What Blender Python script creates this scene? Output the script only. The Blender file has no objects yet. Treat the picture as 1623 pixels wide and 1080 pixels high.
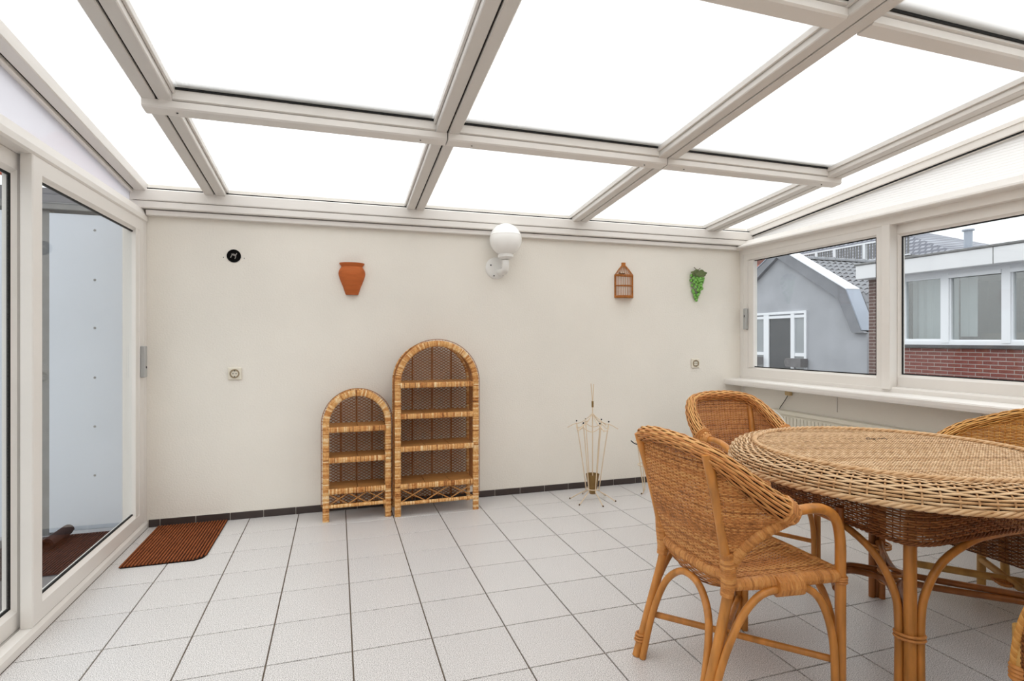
import bpy, math, random
import numpy as np
from mathutils import Vector

random.seed(7); rng = np.random.default_rng(7)
S = bpy.context.scene
COL = S.collection
PI = math.pi

# ------------------------------------------------------------------ camera
cd = bpy.data.cameras.new('camera'); cam = bpy.data.objects.new('camera', cd); COL.objects.link(cam)
cd.sensor_width = 36.0; cd.lens = 36.0*865.35/1623.0
cd.shift_y = -2.1/1623.0; cd.clip_start = 0.02; cd.clip_end = 400
cam.location = (0.860, -4.004, 1.194)
cam.rotation_euler = (PI/2, 0, -0.3096)
S.camera = cam

# ------------------------------------------------------------------ sky and exposure (overcast day, no sun)
S.view_settings.view_transform = 'Standard'; S.view_settings.look = 'None'
S.view_settings.gamma = 1.0; S.view_settings.exposure = 0.0
S.view_settings.use_curve_mapping = False
W = bpy.data.worlds.new('overcast_sky'); S.world = W; W.use_nodes = True
wn = W.node_tree; wn.nodes.clear()
wo = wn.nodes.new('ShaderNodeOutputWorld'); wb = wn.nodes.new('ShaderNodeBackground')
wtc = wn.nodes.new('ShaderNodeTexCoord'); wxyz = wn.nodes.new('ShaderNodeSeparateXYZ')
wn.links.new(wtc.outputs['Generated'], wxyz.inputs[0])
wmx = wn.nodes.new('ShaderNodeMath'); wmx.operation = 'MAXIMUM'; wmx.inputs[1].default_value = 0.0        # CIE overcast sky: L = Lz (1 + 2 sin h) / 3
wn.links.new(wxyz.outputs['Z'], wmx.inputs[0])
wma = wn.nodes.new('ShaderNodeMath'); wma.operation = 'MULTIPLY_ADD'; wma.inputs[1].default_value = 2/3; wma.inputs[2].default_value = 1/3
wn.links.new(wmx.outputs[0], wma.inputs[0])
wst = wn.nodes.new('ShaderNodeMath'); wst.operation = 'MULTIPLY'; wst.inputs[1].default_value = 3.05
wn.links.new(wma.outputs[0], wst.inputs[0]); wn.links.new(wst.outputs[0], wb.inputs['Strength'])
wb.inputs['Color'].default_value = (.955, .975, 1.0, 1)
wn.links.new(wb.outputs[0], wo.inputs[0])

# ------------------------------------------------------------------ helpers
def lk(c):                                                   # sRGB 0-255 to linear
    return tuple((v/255/12.92 if v/255 <= .04045 else ((v/255+.055)/1.055)**2.4) for v in c) + (1.0,)

def nodes(m): return m.node_tree.nodes, m.node_tree.links

def mat(name, col, rough=.6, spec=.4, var=.0, vscale=8, bump=0, bscale=60, stretch=None, metal=0, col2=None, speck=None, detail=4):
    m = bpy.data.materials.new(name); m.use_nodes = True
    N, L = nodes(m); b = N['Principled BSDF']
    b.inputs['Roughness'].default_value = rough; b.inputs['Specular IOR Level'].default_value = spec
    b.inputs['Metallic'].default_value = metal
    c = lk(col); b.inputs['Base Color'].default_value = c
    tc = N.new('ShaderNodeTexCoord'); vec = tc.outputs['Object']
    if stretch:
        mp = N.new('ShaderNodeMapping'); mp.inputs['Scale'].default_value = stretch
        L.new(vec, mp.inputs[0]); vec = mp.outputs[0]
    out = None
    if var or col2:
        ns = N.new('ShaderNodeTexNoise'); ns.inputs['Scale'].default_value = vscale; ns.inputs['Detail'].default_value = detail
        L.new(vec, ns.inputs['Vector'])
        rp = N.new('ShaderNodeValToRGB'); rp.color_ramp.elements[0].position = .32; rp.color_ramp.elements[1].position = .68
        lo = lk(col2) if col2 else tuple(v*(1-var) for v in c[:3])+(1,)
        rp.color_ramp.elements[0].color = lo; rp.color_ramp.elements[1].color = c
        L.new(ns.outputs['Fac'], rp.inputs['Fac']); out = rp.outputs['Color']
    if speck:
        n2 = N.new('ShaderNodeTexNoise'); n2.inputs['Scale'].default_value = speck[1]; n2.inputs['Detail'].default_value = 2
        L.new(tc.outputs['Object'], n2.inputs['Vector'])
        r2 = N.new('ShaderNodeValToRGB'); r2.color_ramp.elements[0].position = .36; r2.color_ramp.elements[1].position = .56
        r2.color_ramp.elements[0].color = lk(speck[0]); r2.color_ramp.elements[1].color = (1, 1, 1, 1)
        L.new(n2.outputs['Fac'], r2.inputs['Fac'])
        mx = N.new('ShaderNodeMix'); mx.data_type = 'RGBA'; mx.blend_type = 'MULTIPLY'; mx.inputs[0].default_value = 1
        if out: L.new(out, mx.inputs[6])
        else: mx.inputs[6].default_value = c
        L.new(r2.outputs['Color'], mx.inputs[7]); out = mx.outputs[2]
    if out: L.new(out, b.inputs['Base Color'])
    if bump:
        n3 = N.new('ShaderNodeTexNoise'); n3.inputs['Scale'].default_value = bscale; n3.inputs['Detail'].default_value = 5
        L.new(vec, n3.inputs['Vector'])
        bp = N.new('ShaderNodeBump'); bp.inputs['Strength'].default_value = bump; bp.inputs['Distance'].default_value = .004
        L.new(n3.outputs['Fac'], bp.inputs['Height']); L.new(bp.outputs[0], b.inputs['Normal'])
    return m

def tone_mat(name, stops, rough=.5, spec=.35, nscale=35, namt=.35, stretch=(1, 1, 1)):
    """colour from the per-strand 'tone' value plus grain"""
    m = bpy.data.materials.new(name); m.use_nodes = True
    N, L = nodes(m); b = N['Principled BSDF']
    b.inputs['Roughness'].default_value = rough; b.inputs['Specular IOR Level'].default_value = spec
    at = N.new('ShaderNodeAttribute'); at.attribute_name = 'tone'
    tc = N.new('ShaderNodeTexCoord'); mp = N.new('ShaderNodeMapping'); mp.inputs['Scale'].default_value = stretch
    ns = N.new('ShaderNodeTexNoise'); ns.inputs['Scale'].default_value = nscale; ns.inputs['Detail'].default_value = 3
    L.new(tc.outputs['Object'], mp.inputs[0]); L.new(mp.outputs[0], ns.inputs['Vector'])
    ma = N.new('ShaderNodeMath'); ma.operation = 'MULTIPLY_ADD'; ma.inputs[1].default_value = namt*2.2; ma.inputs[2].default_value = -namt*1.1
    L.new(ns.outputs['Fac'], ma.inputs[0])
    ad = N.new('ShaderNodeMath'); ad.operation = 'ADD'; L.new(at.outputs['Fac'], ad.inputs[0]); L.new(ma.outputs[0], ad.inputs[1])
    rp = N.new('ShaderNodeValToRGB'); e = rp.color_ramp.elements
    e[0].position = stops[0][0]; e[0].color = lk(stops[0][1]); e[1].position = stops[-1][0]; e[1].color = lk(stops[-1][1])
    for p, c in stops[1:-1]:
        q = e.new(p); q.color = lk(c)
    L.new(ad.outputs[0], rp.inputs['Fac']); L.new(rp.outputs['Color'], b.inputs['Base Color'])
    return m

def glass_mat(name, tint=(.97, .985, .98), refl=1.0, base=.035):
    m = bpy.data.materials.new(name); m.use_nodes = True
    N, L = nodes(m); N.clear()
    o = N.new('ShaderNodeOutputMaterial'); t = N.new('ShaderNodeBsdfTransparent'); g = N.new('ShaderNodeBsdfGlossy')
    t.inputs['Color'].default_value = tint+(1,); g.inputs['Roughness'].default_value = .02
    f = N.new('ShaderNodeLayerWeight'); f.inputs['Blend'].default_value = .5
    p = N.new('ShaderNodeMath'); p.operation = 'POWER'; p.inputs[1].default_value = 5; L.new(f.outputs['Facing'], p.inputs[0])
    q = N.new('ShaderNodeMath'); q.operation = 'MULTIPLY_ADD'; q.inputs[1].default_value = (.95-base)*refl; q.inputs[2].default_value = base*refl; L.new(p.outputs[0], q.inputs[0])
    x = N.new('ShaderNodeMixShader'); L.new(q.outputs[0], x.inputs[0]); L.new(t.outputs[0], x.inputs[1]); L.new(g.outputs[0], x.inputs[2])
    L.new(x.outputs[0], o.inputs[0]); return m

def panel_mat(name, col, clear):
    """opal multiwall polycarbonate: scatters daylight through, partly clear"""
    m = bpy.data.materials.new(name); m.use_nodes = True
    N, L = nodes(m); N.clear()
    o = N.new('ShaderNodeOutputMaterial'); t = N.new('ShaderNodeBsdfTransparent'); d = N.new('ShaderNodeBsdfTranslucent')
    t.inputs['Color'].default_value = col+(1,); d.inputs['Color'].default_value = col+(1,)
    x = N.new('ShaderNodeMixShader'); x.inputs[0].default_value = clear
    L.new(d.outputs[0], x.inputs[1]); L.new(t.outputs[0], x.inputs[2]); L.new(x.outputs[0], o.inputs[0]); return m

class MB:
    def __init__(s): s.v = []; s.f = []; s.t = []
    def add(s, V, F, tone=.5):
        o = len(s.v); s.v += [tuple(map(float, p)) for p in V]; s.f += [tuple(int(i)+o for i in f) for f in F]
        s.t += [tone]*len(V) if np.isscalar(tone) else list(tone); return s
    def hexa(s, p):                                           # 8 corners: bottom 4 ccw, top 4 ccw
        return s.add(p, [(3, 2, 1, 0), (4, 5, 6, 7), (0, 1, 5, 4), (1, 2, 6, 5), (2, 3, 7, 6), (3, 0, 4, 7)])
    def box(s, x0, x1, y0, y1, z0, z1, b=0):
        x0, x1 = sorted((x0, x1)); y0, y1 = sorted((y0, y1)); z0, z1 = sorted((z0, z1))
        if not b:
            return s.hexa([(x0, y0, z0), (x1, y0, z0), (x1, y1, z0), (x0, y1, z0), (x0, y0, z1), (x1, y0, z1), (x1, y1, z1), (x0, y1, z1)])
        V = []
        for z, i in ((z0, b), (z0+b, 0), (z1-b, 0), (z1, b)):
            a0, a1, c0, c1 = x0+i, x1-i, y0+i, y1-i
            bb = b if i == 0 else 0
            V += [(a0+bb, c0, z), (a1-bb, c0, z), (a1, c0+bb, z), (a1, c1-bb, z), (a1-bb, c1, z), (a0+bb, c1, z), (a0, c1-bb, z), (a0, c0+bb, z)]
        F = [tuple(range(7, -1, -1)), tuple(range(24, 32))]
        for k in range(3):
            for i in range(8):
                j = (i+1) % 8; F.append((k*8+i, k*8+j, k*8+8+j, k*8+8+i))
        return s.add(V, F)
    def prism(s, poly, axis, a, b):                           # polygon extruded along an axis
        n = len(poly)
        def P(p, t):
            return {'x': (t, p[0], p[1]), 'y': (p[0], t, p[1]), 'z': (p[0], p[1], t)}[axis]
        V = [P(p, a) for p in poly]+[P(p, b) for p in poly]
        ar = sum(poly[i][0]*poly[(i+1) % n][1]-poly[(i+1) % n][0]*poly[i][1] for i in range(n))
        flip = (ar > 0) == ((b > a)) if axis != 'y' else (ar > 0) != (b > a)
        F = [tuple(range(n)), tuple(range(2*n-1, n-1, -1))]+[(i, i+n, (i+1) % n+n, (i+1) % n) for i in range(n)]
        if flip: F = [tuple(reversed(f)) for f in F]
        return s.add(V, F)
    def frame(s, axis, rect, prof):
        """mitred picture frame: rect (a0,a1,b0,b1), closed profile of (inset, depth)"""
        a0, a1, b0, b1 = rect; V = []; n = len(prof)
        for i, d in prof:
            for a, b in ((a0+i, b0+i), (a1-i, b0+i), (a1-i, b1-i), (a0+i, b1-i)):
                V.append({'x': (d, a, b), 'y': (a, d, b), 'z': (a, b, d)}[axis])
        F = []
        for k in range(n):
            q = (k+1) % n
            for i in range(4):
                j = (i+1) % 4; F.append((k*4+i, k*4+j, q*4+j, q*4+i))
        return s.add(V, F)
    def lathe(s, prof, k=24, c=(0, 0, 0), a0=0, a1=2*PI, sy=1.0, tone=.5):
        full = abs(a1-a0-2*PI) < 1e-6; m = k if full else k+1; V = []; F = []
        for r, z in prof:
            for i in range(m):
                t = a0+(a1-a0)*i/k; V.append((c[0]+r*math.cos(t), c[1]+r*math.sin(t)*sy, c[2]+z))
        for q in range(len(prof)-1):
            for i in range(k):
                j = (i+1) % m; F.append((q*m+i, q*m+j, q*m+m+j, q*m+m+i))
        return s.add(V, F, tone)
    def pole(s, pts, r, k=8, n=None, closed=False, tone=.5, cap=True):
        P = cr(pts, n, closed) if n else np.array(pts, float)
        V, F = tube(P, r, k, closed)
        m = len(P)
        Fl = [tuple(f) for f in F]
        if cap and not closed: Fl += [tuple(range(k-1, -1, -1)), tuple(range((m-1)*k, m*k))]
        return s.add(V, Fl, tone)
    def sphere(s, c, r, k=12, n=8, sc=(1, 1, 1)):
        V = [(c[0], c[1], c[2]-r*sc[2])]; F = []
        for a in range(1, n):
            ph = -PI/2+PI*a/n
            for i in range(k):
                t = 2*PI*i/k; V.append((c[0]+r*sc[0]*math.cos(ph)*math.cos(t), c[1]+r*sc[1]*math.cos(ph)*math.sin(t), c[2]+r*sc[2]*math.sin(ph)))
        V.append((c[0], c[1], c[2]+r*sc[2]))
        for i in range(k): F.append((0, 1+(i+1) % k, 1+i))
        for a in range(n-2):
            for i in range(k):
                j = (i+1) % k; F.append((1+a*k+i, 1+a*k+j, 1+a*k+k+j, 1+a*k+k+i))
        o = 1+(n-2)*k
        for i in range(k): F.append((o+i, o+(i+1) % k, len(V)-1))
        return s.add(V, F)
    def mesh(s, name, smooth=True):
        me = bpy.data.meshes.new(name); me.from_pydata(s.v, [], s.f); me.validate()
        if len(me.vertices) == len(s.t):
            a = me.attributes.new('tone', 'FLOAT', 'POINT'); a.data.foreach_set('value', np.array(s.t, np.float32))
        if smooth:
            me.polygons.foreach_set('use_smooth', [True]*len(me.polygons)); me.set_sharp_from_angle(angle=.7)
        return me
    def build(s, name, m, parent=None, smooth=True, **kw):
        return obj(name, s.mesh(name, smooth), m, parent, **kw)

def obj(name, me, m=None, parent=None, label=None, cat=None, group=None, kind=None, loc=None, rot=None):
    if m is not None and not me.materials:
        for q in (m if isinstance(m, (list, tuple)) else [m]): me.materials.append(q)
    o = bpy.data.objects.new(name, me); COL.objects.link(o)
    if parent is not None: o.parent = parent
    if loc: o.location = loc
    if rot: o.rotation_euler = rot
    return tag(o, label, cat, group, kind)

def tag(o, label=None, cat=None, group=None, kind=None):
    for k, v in (('label', label), ('category', cat), ('group', group), ('kind', kind)):
        if v: o[k] = v
    return o

def empty(name, loc=(0, 0, 0), rz=0, **kw):
    o = bpy.data.objects.new(name, None); COL.objects.link(o); o.empty_display_size = .1
    o.location = loc; o.rotation_euler = (0, 0, rz); return tag(o, **kw)

def copy_tree(o, parent=None):
    c = o.copy(); COL.objects.link(c)
    if parent is not None: c.parent = parent
    for ch in list(o.children): copy_tree(ch, c)
    return c

def cr(pts, n, closed=False):
    """Catmull-Rom through points, n samples, even arc length"""
    p = np.array(pts, float)
    if closed: q = np.vstack([p[-1], p, p[0], p[1]])
    else: q = np.vstack([2*p[0]-p[1], p, 2*p[-1]-p[-2]])
    out = []; M = 12
    for i in range(len(q)-3):
        a, b, c, d = q[i:i+4]
        for t in np.linspace(0, 1, M, endpoint=False):
            out.append(.5*((2*b)+(c-a)*t+(2*a-5*b+4*c-d)*t*t+(3*b-a-3*c+d)*t**3))
    if not closed: out.append(p[-1])
    else: out.append(out[0])
    out = np.array(out); L = np.r_[0, np.cumsum(np.linalg.norm(np.diff(out, axis=0), axis=1))]
    s = np.linspace(0, L[-1], n, endpoint=not closed)
    return np.stack([np.interp(s, L, out[:, k]) for k in range(3)], 1)

def unit(a): return a/(np.linalg.norm(a, axis=-1, keepdims=True)+1e-12)

def tangents(P, closed=False):
    if closed: return unit(np.roll(P, -1, 0)-np.roll(P, 1, 0))
    return unit(np.gradient(P, axis=0))

def tube(P, r, k=8, closed=False, ang0=0.):
    P = np.asarray(P, float); T = tangents(P, closed); n = len(P)
    u = np.cross(T[0], (0, 0, 1.)) if abs(T[0][2]) < .9 else np.cross(T[0], (1., 0, 0)); u = u/np.linalg.norm(u)
    U = [u]
    for i in range(1, n):
        u = u-T[i]*np.dot(u, T[i]); u = u/np.linalg.norm(u); U.append(u)
    U = np.array(U); B = np.cross(T, U)
    R = np.broadcast_to(np.asarray(r, float), (n,)) if np.ndim(r) < 2 else np.asarray(r)
    a = ang0+2*PI*np.arange(k)/k
    rr = R[:, None] if R.ndim == 1 else R
    V = P[:, None, :]+U[:, None, :]*(np.cos(a)[None, :]*rr)[:, :, None]+B[:, None, :]*(np.sin(a)[None, :]*rr)[:, :, None]
    return V.reshape(-1, 3), grid_faces(n, k, closed)

def grid_faces(n, k, closed=False):
    i = np.arange(n if closed else n-1)[:, None]; j = np.arange(k)[None, :]; j2 = (j+1) % k; i2 = (i+1) % n
    return np.stack([i*k+j, i*k+j2, i2*k+j2, i2*k+j], -1).reshape(-1, 4)

class NP:
    """fast mesh of many strands"""
    def __init__(s): s.V = []; s.F = []; s.T = []; s.n = 0
    def add(s, V, F, tone):
        s.V.append(np.asarray(V, np.float32)); s.F.append(np.asarray(F)+s.n); s.n += len(V)
        s.T.append(np.full(len(V), tone, np.float32) if np.isscalar(tone) else np.asarray(tone, np.float32))
    def strand(s, P, N, rt, rn, k=5, closed=False, tone=.5):
        """flat-oval strand with its flat side along the surface (normal N)"""
        T = tangents(P, closed); B = unit(np.cross(T, N)); M = np.cross(B, T)
        a = 2*PI*np.arange(k)/k+.3
        V = P[:, None, :]+B[:, None, :]*(np.cos(a)*rt)[None, :, None]+M[:, None, :]*(np.sin(a)*rn)[None, :, None]
        s.add(V.reshape(-1, 3), grid_faces(len(P), k, closed), tone)
    def mesh(s, name):
        V = np.concatenate(s.V); F = np.concatenate(s.F).astype(np.int32)
        me = bpy.data.meshes.new(name); me.vertices.add(len(V)); me.vertices.foreach_set('co', V.ravel())
        me.loops.add(F.size); me.loops.foreach_set('vertex_index', F.ravel())
        me.polygons.add(len(F)); me.polygons.foreach_set('loop_start', np.arange(0, F.size, 4, dtype=np.int32))
        me.polygons.foreach_set('use_smooth', np.ones(len(F), bool))
        a = me.attributes.new('tone', 'FLOAT', 'POINT'); a.data.foreach_set('value', np.concatenate(s.T))
        me.update(calc_edges=True); return me
    def build(s, name, m, parent=None, kind='stuff', **kw):
        return obj(name, s.mesh(name), m, parent, kind=kind, **kw)

def rtone(lo=.25, hi=.75): return float(rng.uniform(lo, hi))

def wave(n_st, per=2, phase=0, closed=False):
    n = n_st*per+(0 if closed else 1); i = np.arange(n)/per
    return np.cos(PI*(i+phase))

def wrapped(mb, pts, r, pitch=.006, k=9, depth=.10, lo=.35, hi=.75):
    """pole bound with cane: helical ridges"""
    P0 = np.array(pts, float); L = np.linalg.norm(np.diff(cr(P0, 60), axis=0), axis=1).sum()
    n = max(6, int(L/pitch*2.5)); P = cr(P0, n); s = np.linspace(0, L, n)
    r0 = np.interp(np.linspace(0, 1, n), np.linspace(0, 1, len(np.atleast_1d(r))), np.atleast_1d(r)) if np.ndim(r) else np.full(n, r)
    a = 2*PI*np.arange(k)/k
    R = r0[:, None]*(1-depth+depth*np.abs(np.sin(PI*s[:, None]/pitch+a[None, :]/2)))
    V, F = tube(P, R, k)
    t = np.repeat(lo+(hi-lo)*rng.random(int(L/pitch)+3)[(s/pitch).astype(int)], k)
    mb.add(V, [tuple(f) for f in F]+[tuple(range(k-1, -1, -1)), tuple(range((n-1)*k, n*k))], t)

def ring(mb, c, rx, ry, r, k=6, n=20, axis='z', tone=.45):
    P = [(c[0]+rx*math.cos(t), c[1]+ry*math.sin(t), c[2]) if axis == 'z' else (c[0]+rx*math.cos(t), c[1], c[2]+ry*math.sin(t)) for t in np.linspace(0, 2*PI, n, endpoint=False)]
    mb.pole(P, r, k, closed=True, tone=tone)

# ------------------------------------------------------------------ materials
M_stucco = mat('stucco', (240, 234, 224), .92, .15, var=.07, vscale=1.1, bump=.55, bscale=95)
M_pvc = mat('white_frame', (234, 229, 223), .42, .4, var=.03, vscale=3)
M_alu = mat('aluminium_profile', (222, 217, 211), .45, .4, var=.03, vscale=3)
M_black = mat('rubber_seal', (22, 22, 22), .6, .3)
M_tile = mat('floor_tile', (234, 230, 228), .30, .45, var=.04, vscale=2.0, speck=((148, 145, 143), 330))
M_grout = mat('grout', (118, 104, 90), .9, .1, var=.2, vscale=20)
M_skirt = mat('skirting_tile', (66, 56, 53), .35, .4, var=.12, vscale=12)
M_sgrout = mat('light_grout', (196, 190, 180), .9, .1)
M_glass = glass_mat('window_glass')
M_panel = panel_mat('opal_polycarbonate', (.95, .95, .94), .30)
M_web = panel_mat('polycarbonate_web', (.9, .9, .885), .3)
M_side = panel_mat('opal_side_sheet', (.86, .85, .86), .2); M_sider = panel_mat('opal_side_sheet_lit', (.98, .965, .94), .35)  # right sheet's copy: transmission raised so it looks better lit
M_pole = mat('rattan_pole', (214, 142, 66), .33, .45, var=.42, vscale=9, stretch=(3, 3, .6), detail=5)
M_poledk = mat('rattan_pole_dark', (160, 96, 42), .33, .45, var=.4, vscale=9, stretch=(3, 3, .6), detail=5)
M_bamboo = mat('bamboo_pole', (208, 160, 88), .38, .4, var=.35, vscale=7, stretch=(3, 3, .8))
M_wick = tone_mat('wicker_strand', [(.05, (116, 66, 28)), (.45, (200, 132, 72)), (.95, (232, 180, 112))], .5, .35, 45, .3)
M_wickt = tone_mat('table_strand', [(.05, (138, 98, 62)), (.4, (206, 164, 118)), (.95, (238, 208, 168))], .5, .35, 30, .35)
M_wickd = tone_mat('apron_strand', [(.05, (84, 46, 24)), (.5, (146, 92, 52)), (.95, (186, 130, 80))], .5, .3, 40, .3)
M_wickl = tone_mat('tub_strand', [(.05, (140, 84, 34)), (.45, (208, 146, 72)), (.95, (234, 186, 112))], .5, .35, 40, .3)
M_wrap = tone_mat('cane_binding', [(.05, (120, 68, 26)), (.5, (196, 130, 66)), (.95, (222, 164, 96))], .42, .4, 60, .25)
M_gap = mat('wicker_gap_shade', (58, 32, 14), .8, .1)  # dark colour stands in for the shade in the weave gaps
M_straw = tone_mat('shelf_binding', [(.05, (120, 66, 28)), (.35, (190, 124, 64)), (.7, (222, 170, 106)), (.98, (240, 212, 168))], .55, .3, 70, .4)
M_lat = mat('cane_lattice', (166, 106, 56), .6, .25, var=.35, vscale=25)
M_plank = mat('shelf_plank', (196, 138, 78), .5, .3, var=.35, vscale=5, stretch=(1.2, 14, 14))
M_terra = mat('terracotta', (196, 106, 56), .75, .2, var=.18, vscale=9, bump=.1, stretch=(1, 1, 5))
M_opal = mat('opal_globe', (246, 244, 240), .25, .5)
M_plastic = mat('cream_plastic', (232, 224, 208), .4, .4)
M_white = mat('white_enamel', (236, 234, 230), .35, .45)
M_cage = mat('cage_cane', (190, 118, 52), .5, .3, var=.3, vscale=30)
M_grape = mat('green_grape', (128, 190, 88), .3, .5, var=.35, vscale=40)
M_leaf = mat('faded_leaf', (112, 124, 84), .8, .2, var=.25, vscale=50)
M_fray = mat('frayed_strand', (120, 104, 88), .8, .1)
M_twig = mat('vine_twig', (96, 74, 52), .8, .1)
M_wire = mat('cream_wire', (222, 200, 170), .4, .4)
M_brass = mat('brass_cup', (140, 108, 58), .45, .4, var=.2, vscale=20)
M_grey = mat('grey_handle', (176, 176, 174), .4, .5)
M_mat = mat('doormat_brown', (150, 84, 48), .85, .15, var=.3, vscale=30)
M_matb = mat('doormat_base', (30, 16, 10), .9, .1)
M_rad = mat('radiator_enamel', (222, 216, 200), .4, .4)
M_cable = mat('cable_grey', (90, 84, 76), .6, .3)

# ------------------------------------------------------------------ setting: floor, walls
XL, XR, YN = -0.283, 4.30, -4.90                              # left sill face, right wall, near wall
ZR = lambda y: 2.112-0.1*y                                    # underside of the rafters
T = 0.305; G = .0055
floor = MB().box(XL-.1, XR, YN, .05, -.12, -.0055).build('floor', M_grout, smooth=False, kind='structure')
tile_full = None
for c in range(-1, 15):
    for r in range(0, 17):
        x0, x1 = max(c*T, XL)+G/2, min((c+1)*T, XR)-G/2
        y1, y0 = -r*T-G/2, max(-(r+1)*T, YN)+G/2
        if r == 0: y1 = 0
        if x1-x0 < .03 or y1-y0 < .03: continue
        cx, cy = (x0+x1)/2, (y0+y1)/2
        full = abs(x1-x0-(T-G)) < 1e-4 and abs(y1-y0-(T-G)) < 1e-4
        if full and tile_full: me = tile_full
        else:
            me = MB().box(x0-cx, x1-cx, y0-cy, y1-cy, -.01, 0, b=.0012).mesh('tile', False)
            if full: tile_full = me
        obj('tile', me, M_tile, floor, loc=(cx, cy, random.uniform(-.0002, .0003)))

wall_back = MB().box(XL-.14, XR+.06, .0, .12, -.12, 2.2).build('wall_back', M_stucco, smooth=False, kind='structure')
wall_right = MB().box(4.285, 4.42, YN, 0, -.12, .80).build('wall_right', M_stucco, smooth=False, kind='structure')
MB().box(XL-.14, XR+.12, YN-.12, YN, -.12, 2.75).build('wall_near', M_stucco, smooth=False, kind='structure')
MB().box(-.42, -.285, YN, -2.95, -.12, 2.02).build('wall_left', M_stucco, smooth=False, kind='structure')
for y_, h_ in ((-.037, .16), (-.976, .13), (-1.90, .10)): MB().box(4.279, 4.2855, y_-.004, y_+.004, .80-h_, .80, b=.001).build('seam_strip', M_pvc, wall_right, False)
bb = MB().box(-.28, 4.285, -.006, 0, 0, .048).build('baseboard_back', M_sgrout, smooth=False, kind='structure')
xs = [-.28]+[-.2157+.2016*i for i in range(23)]
tm = MB().box(-.0985, .0985, -.011, -.001, .001, .0475, b=.001).mesh('tile', False)
for a, b in zip(xs[:-1], xs[1:]):
    b = min(b, 4.285)
    if b-a < .02: continue
    me = tm if abs(b-a-.2016) < .001 else MB().box(-(b-a)/2+.002, (b-a)/2-.002, -.011, -.001, .001, .0475, b=.001).mesh('tile', False)
    obj('tile', me, M_skirt, bb, loc=((a+b)/2, 0, 0))

# wall plate carrying the roof along the back wall
t1 = empty('trim_1', kind='structure')
MB().prism([(0, 2.062), (-.068, 2.062), (-.072, 2.068), (-.072, 2.128), (-.066, 2.134), (0, 2.134)], 'x', -.36, 4.36).build('upper_profile', M_pvc, t1, False)
MB().prism([(0, 2.014), (-.060, 2.014), (-.066, 2.020), (-.066, 2.056), (-.060, 2.060), (0, 2.060)], 'x', -.36, 4.36).build('middle_profile', M_pvc, t1, False)
MB().prism([(0, 1.976), (-.036, 1.976), (-.040, 1.980), (-.040, 2.008), (0, 2.010)], 'x', -.285, 4.28).build('lower_lip', M_pvc, t1, False)
MB().box(-.34, 4.34, -.05, -.02, 2.134, 2.145).build('seal', M_black, t1, False)

# ------------------------------------------------------------------ roof
ceil = empty('ceiling', kind='structure')
YR0, YR1 = -4.86, -.03
def sbox(mb, x0, x1, y0, y1, h0, h1, ch=0):
    if ch:
        poly = [(x0+ch, h0), (x1-ch, h0), (x1, h0+ch), (x1, h1), (x0, h1), (x0, h0+ch)]
    else: poly = [(x0, h0), (x1, h0), (x1, h1), (x0, h1)]
    n = len(poly)
    V = [(x, y0, ZR(y0)+h) for x, h in poly]+[(x, y1, ZR(y1)+h) for x, h in poly]
    F = [tuple(range(n)), tuple(range(2*n-1, n-1, -1))]+[(i, i+n, (i+1) % n+n, (i+1) % n) for i in range(n)]
    mb.add(V, F)
RX = [.110, 1.393, 2.681, 3.931]
for x in RX:
    rf = MB()
    sbox(rf, x-.061, x-.0045, YR0, YR1, 0, .052, .004)
    ra = rf.build('rafter', M_alu, ceil, False)
    m2 = MB(); sbox(m2, x+.0045, x+.061, YR0, YR1, 0, .052, .004); m2.build('profile', M_alu, ra, False)
    m3 = MB(); sbox(m3, x-.0045, x+.0045, YR0, YR1, .012, .05); m3.build('seal', M_black, ra, False)
    m4 = MB()
    sbox(m4, x-.074, x-.062, YR0, YR1, .030, .054, .002); sbox(m4, x+.062, x+.074, YR0, YR1, .030, .054, .002)
    m4.build('glazing_bead', M_alu, ra, False)
# edge rafters
m = MB(); sbox(m, -.338, -.276, YR0, YR1, 0, .055, .004); el = m.build('rafter', M_alu, ceil, False)
m = MB(); sbox(m, -.347, -.338, YR0, YR1, .008, .05); m.build('seal', M_black, el, False)
m = MB(); sbox(m, -.405, -.347, YR0, YR1, -.012, .055, .004); m.build('profile', M_pvc, el, False)
m = MB(); sbox(m, 4.325, 4.42, YR0, YR1, -.014, .055, .004); er = m.build('rafter', M_pvc, ceil, False)
m = MB(); sbox(m, 4.335, 4.345, YR0, YR1, -.022, -.013); m.build('seal', M_black, er, False)
m = MB(); sbox(m, 4.317, 4.326, YR0, YR1, .03, .056, .002); m.build('glazing_bead', M_pvc, er, False)
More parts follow.
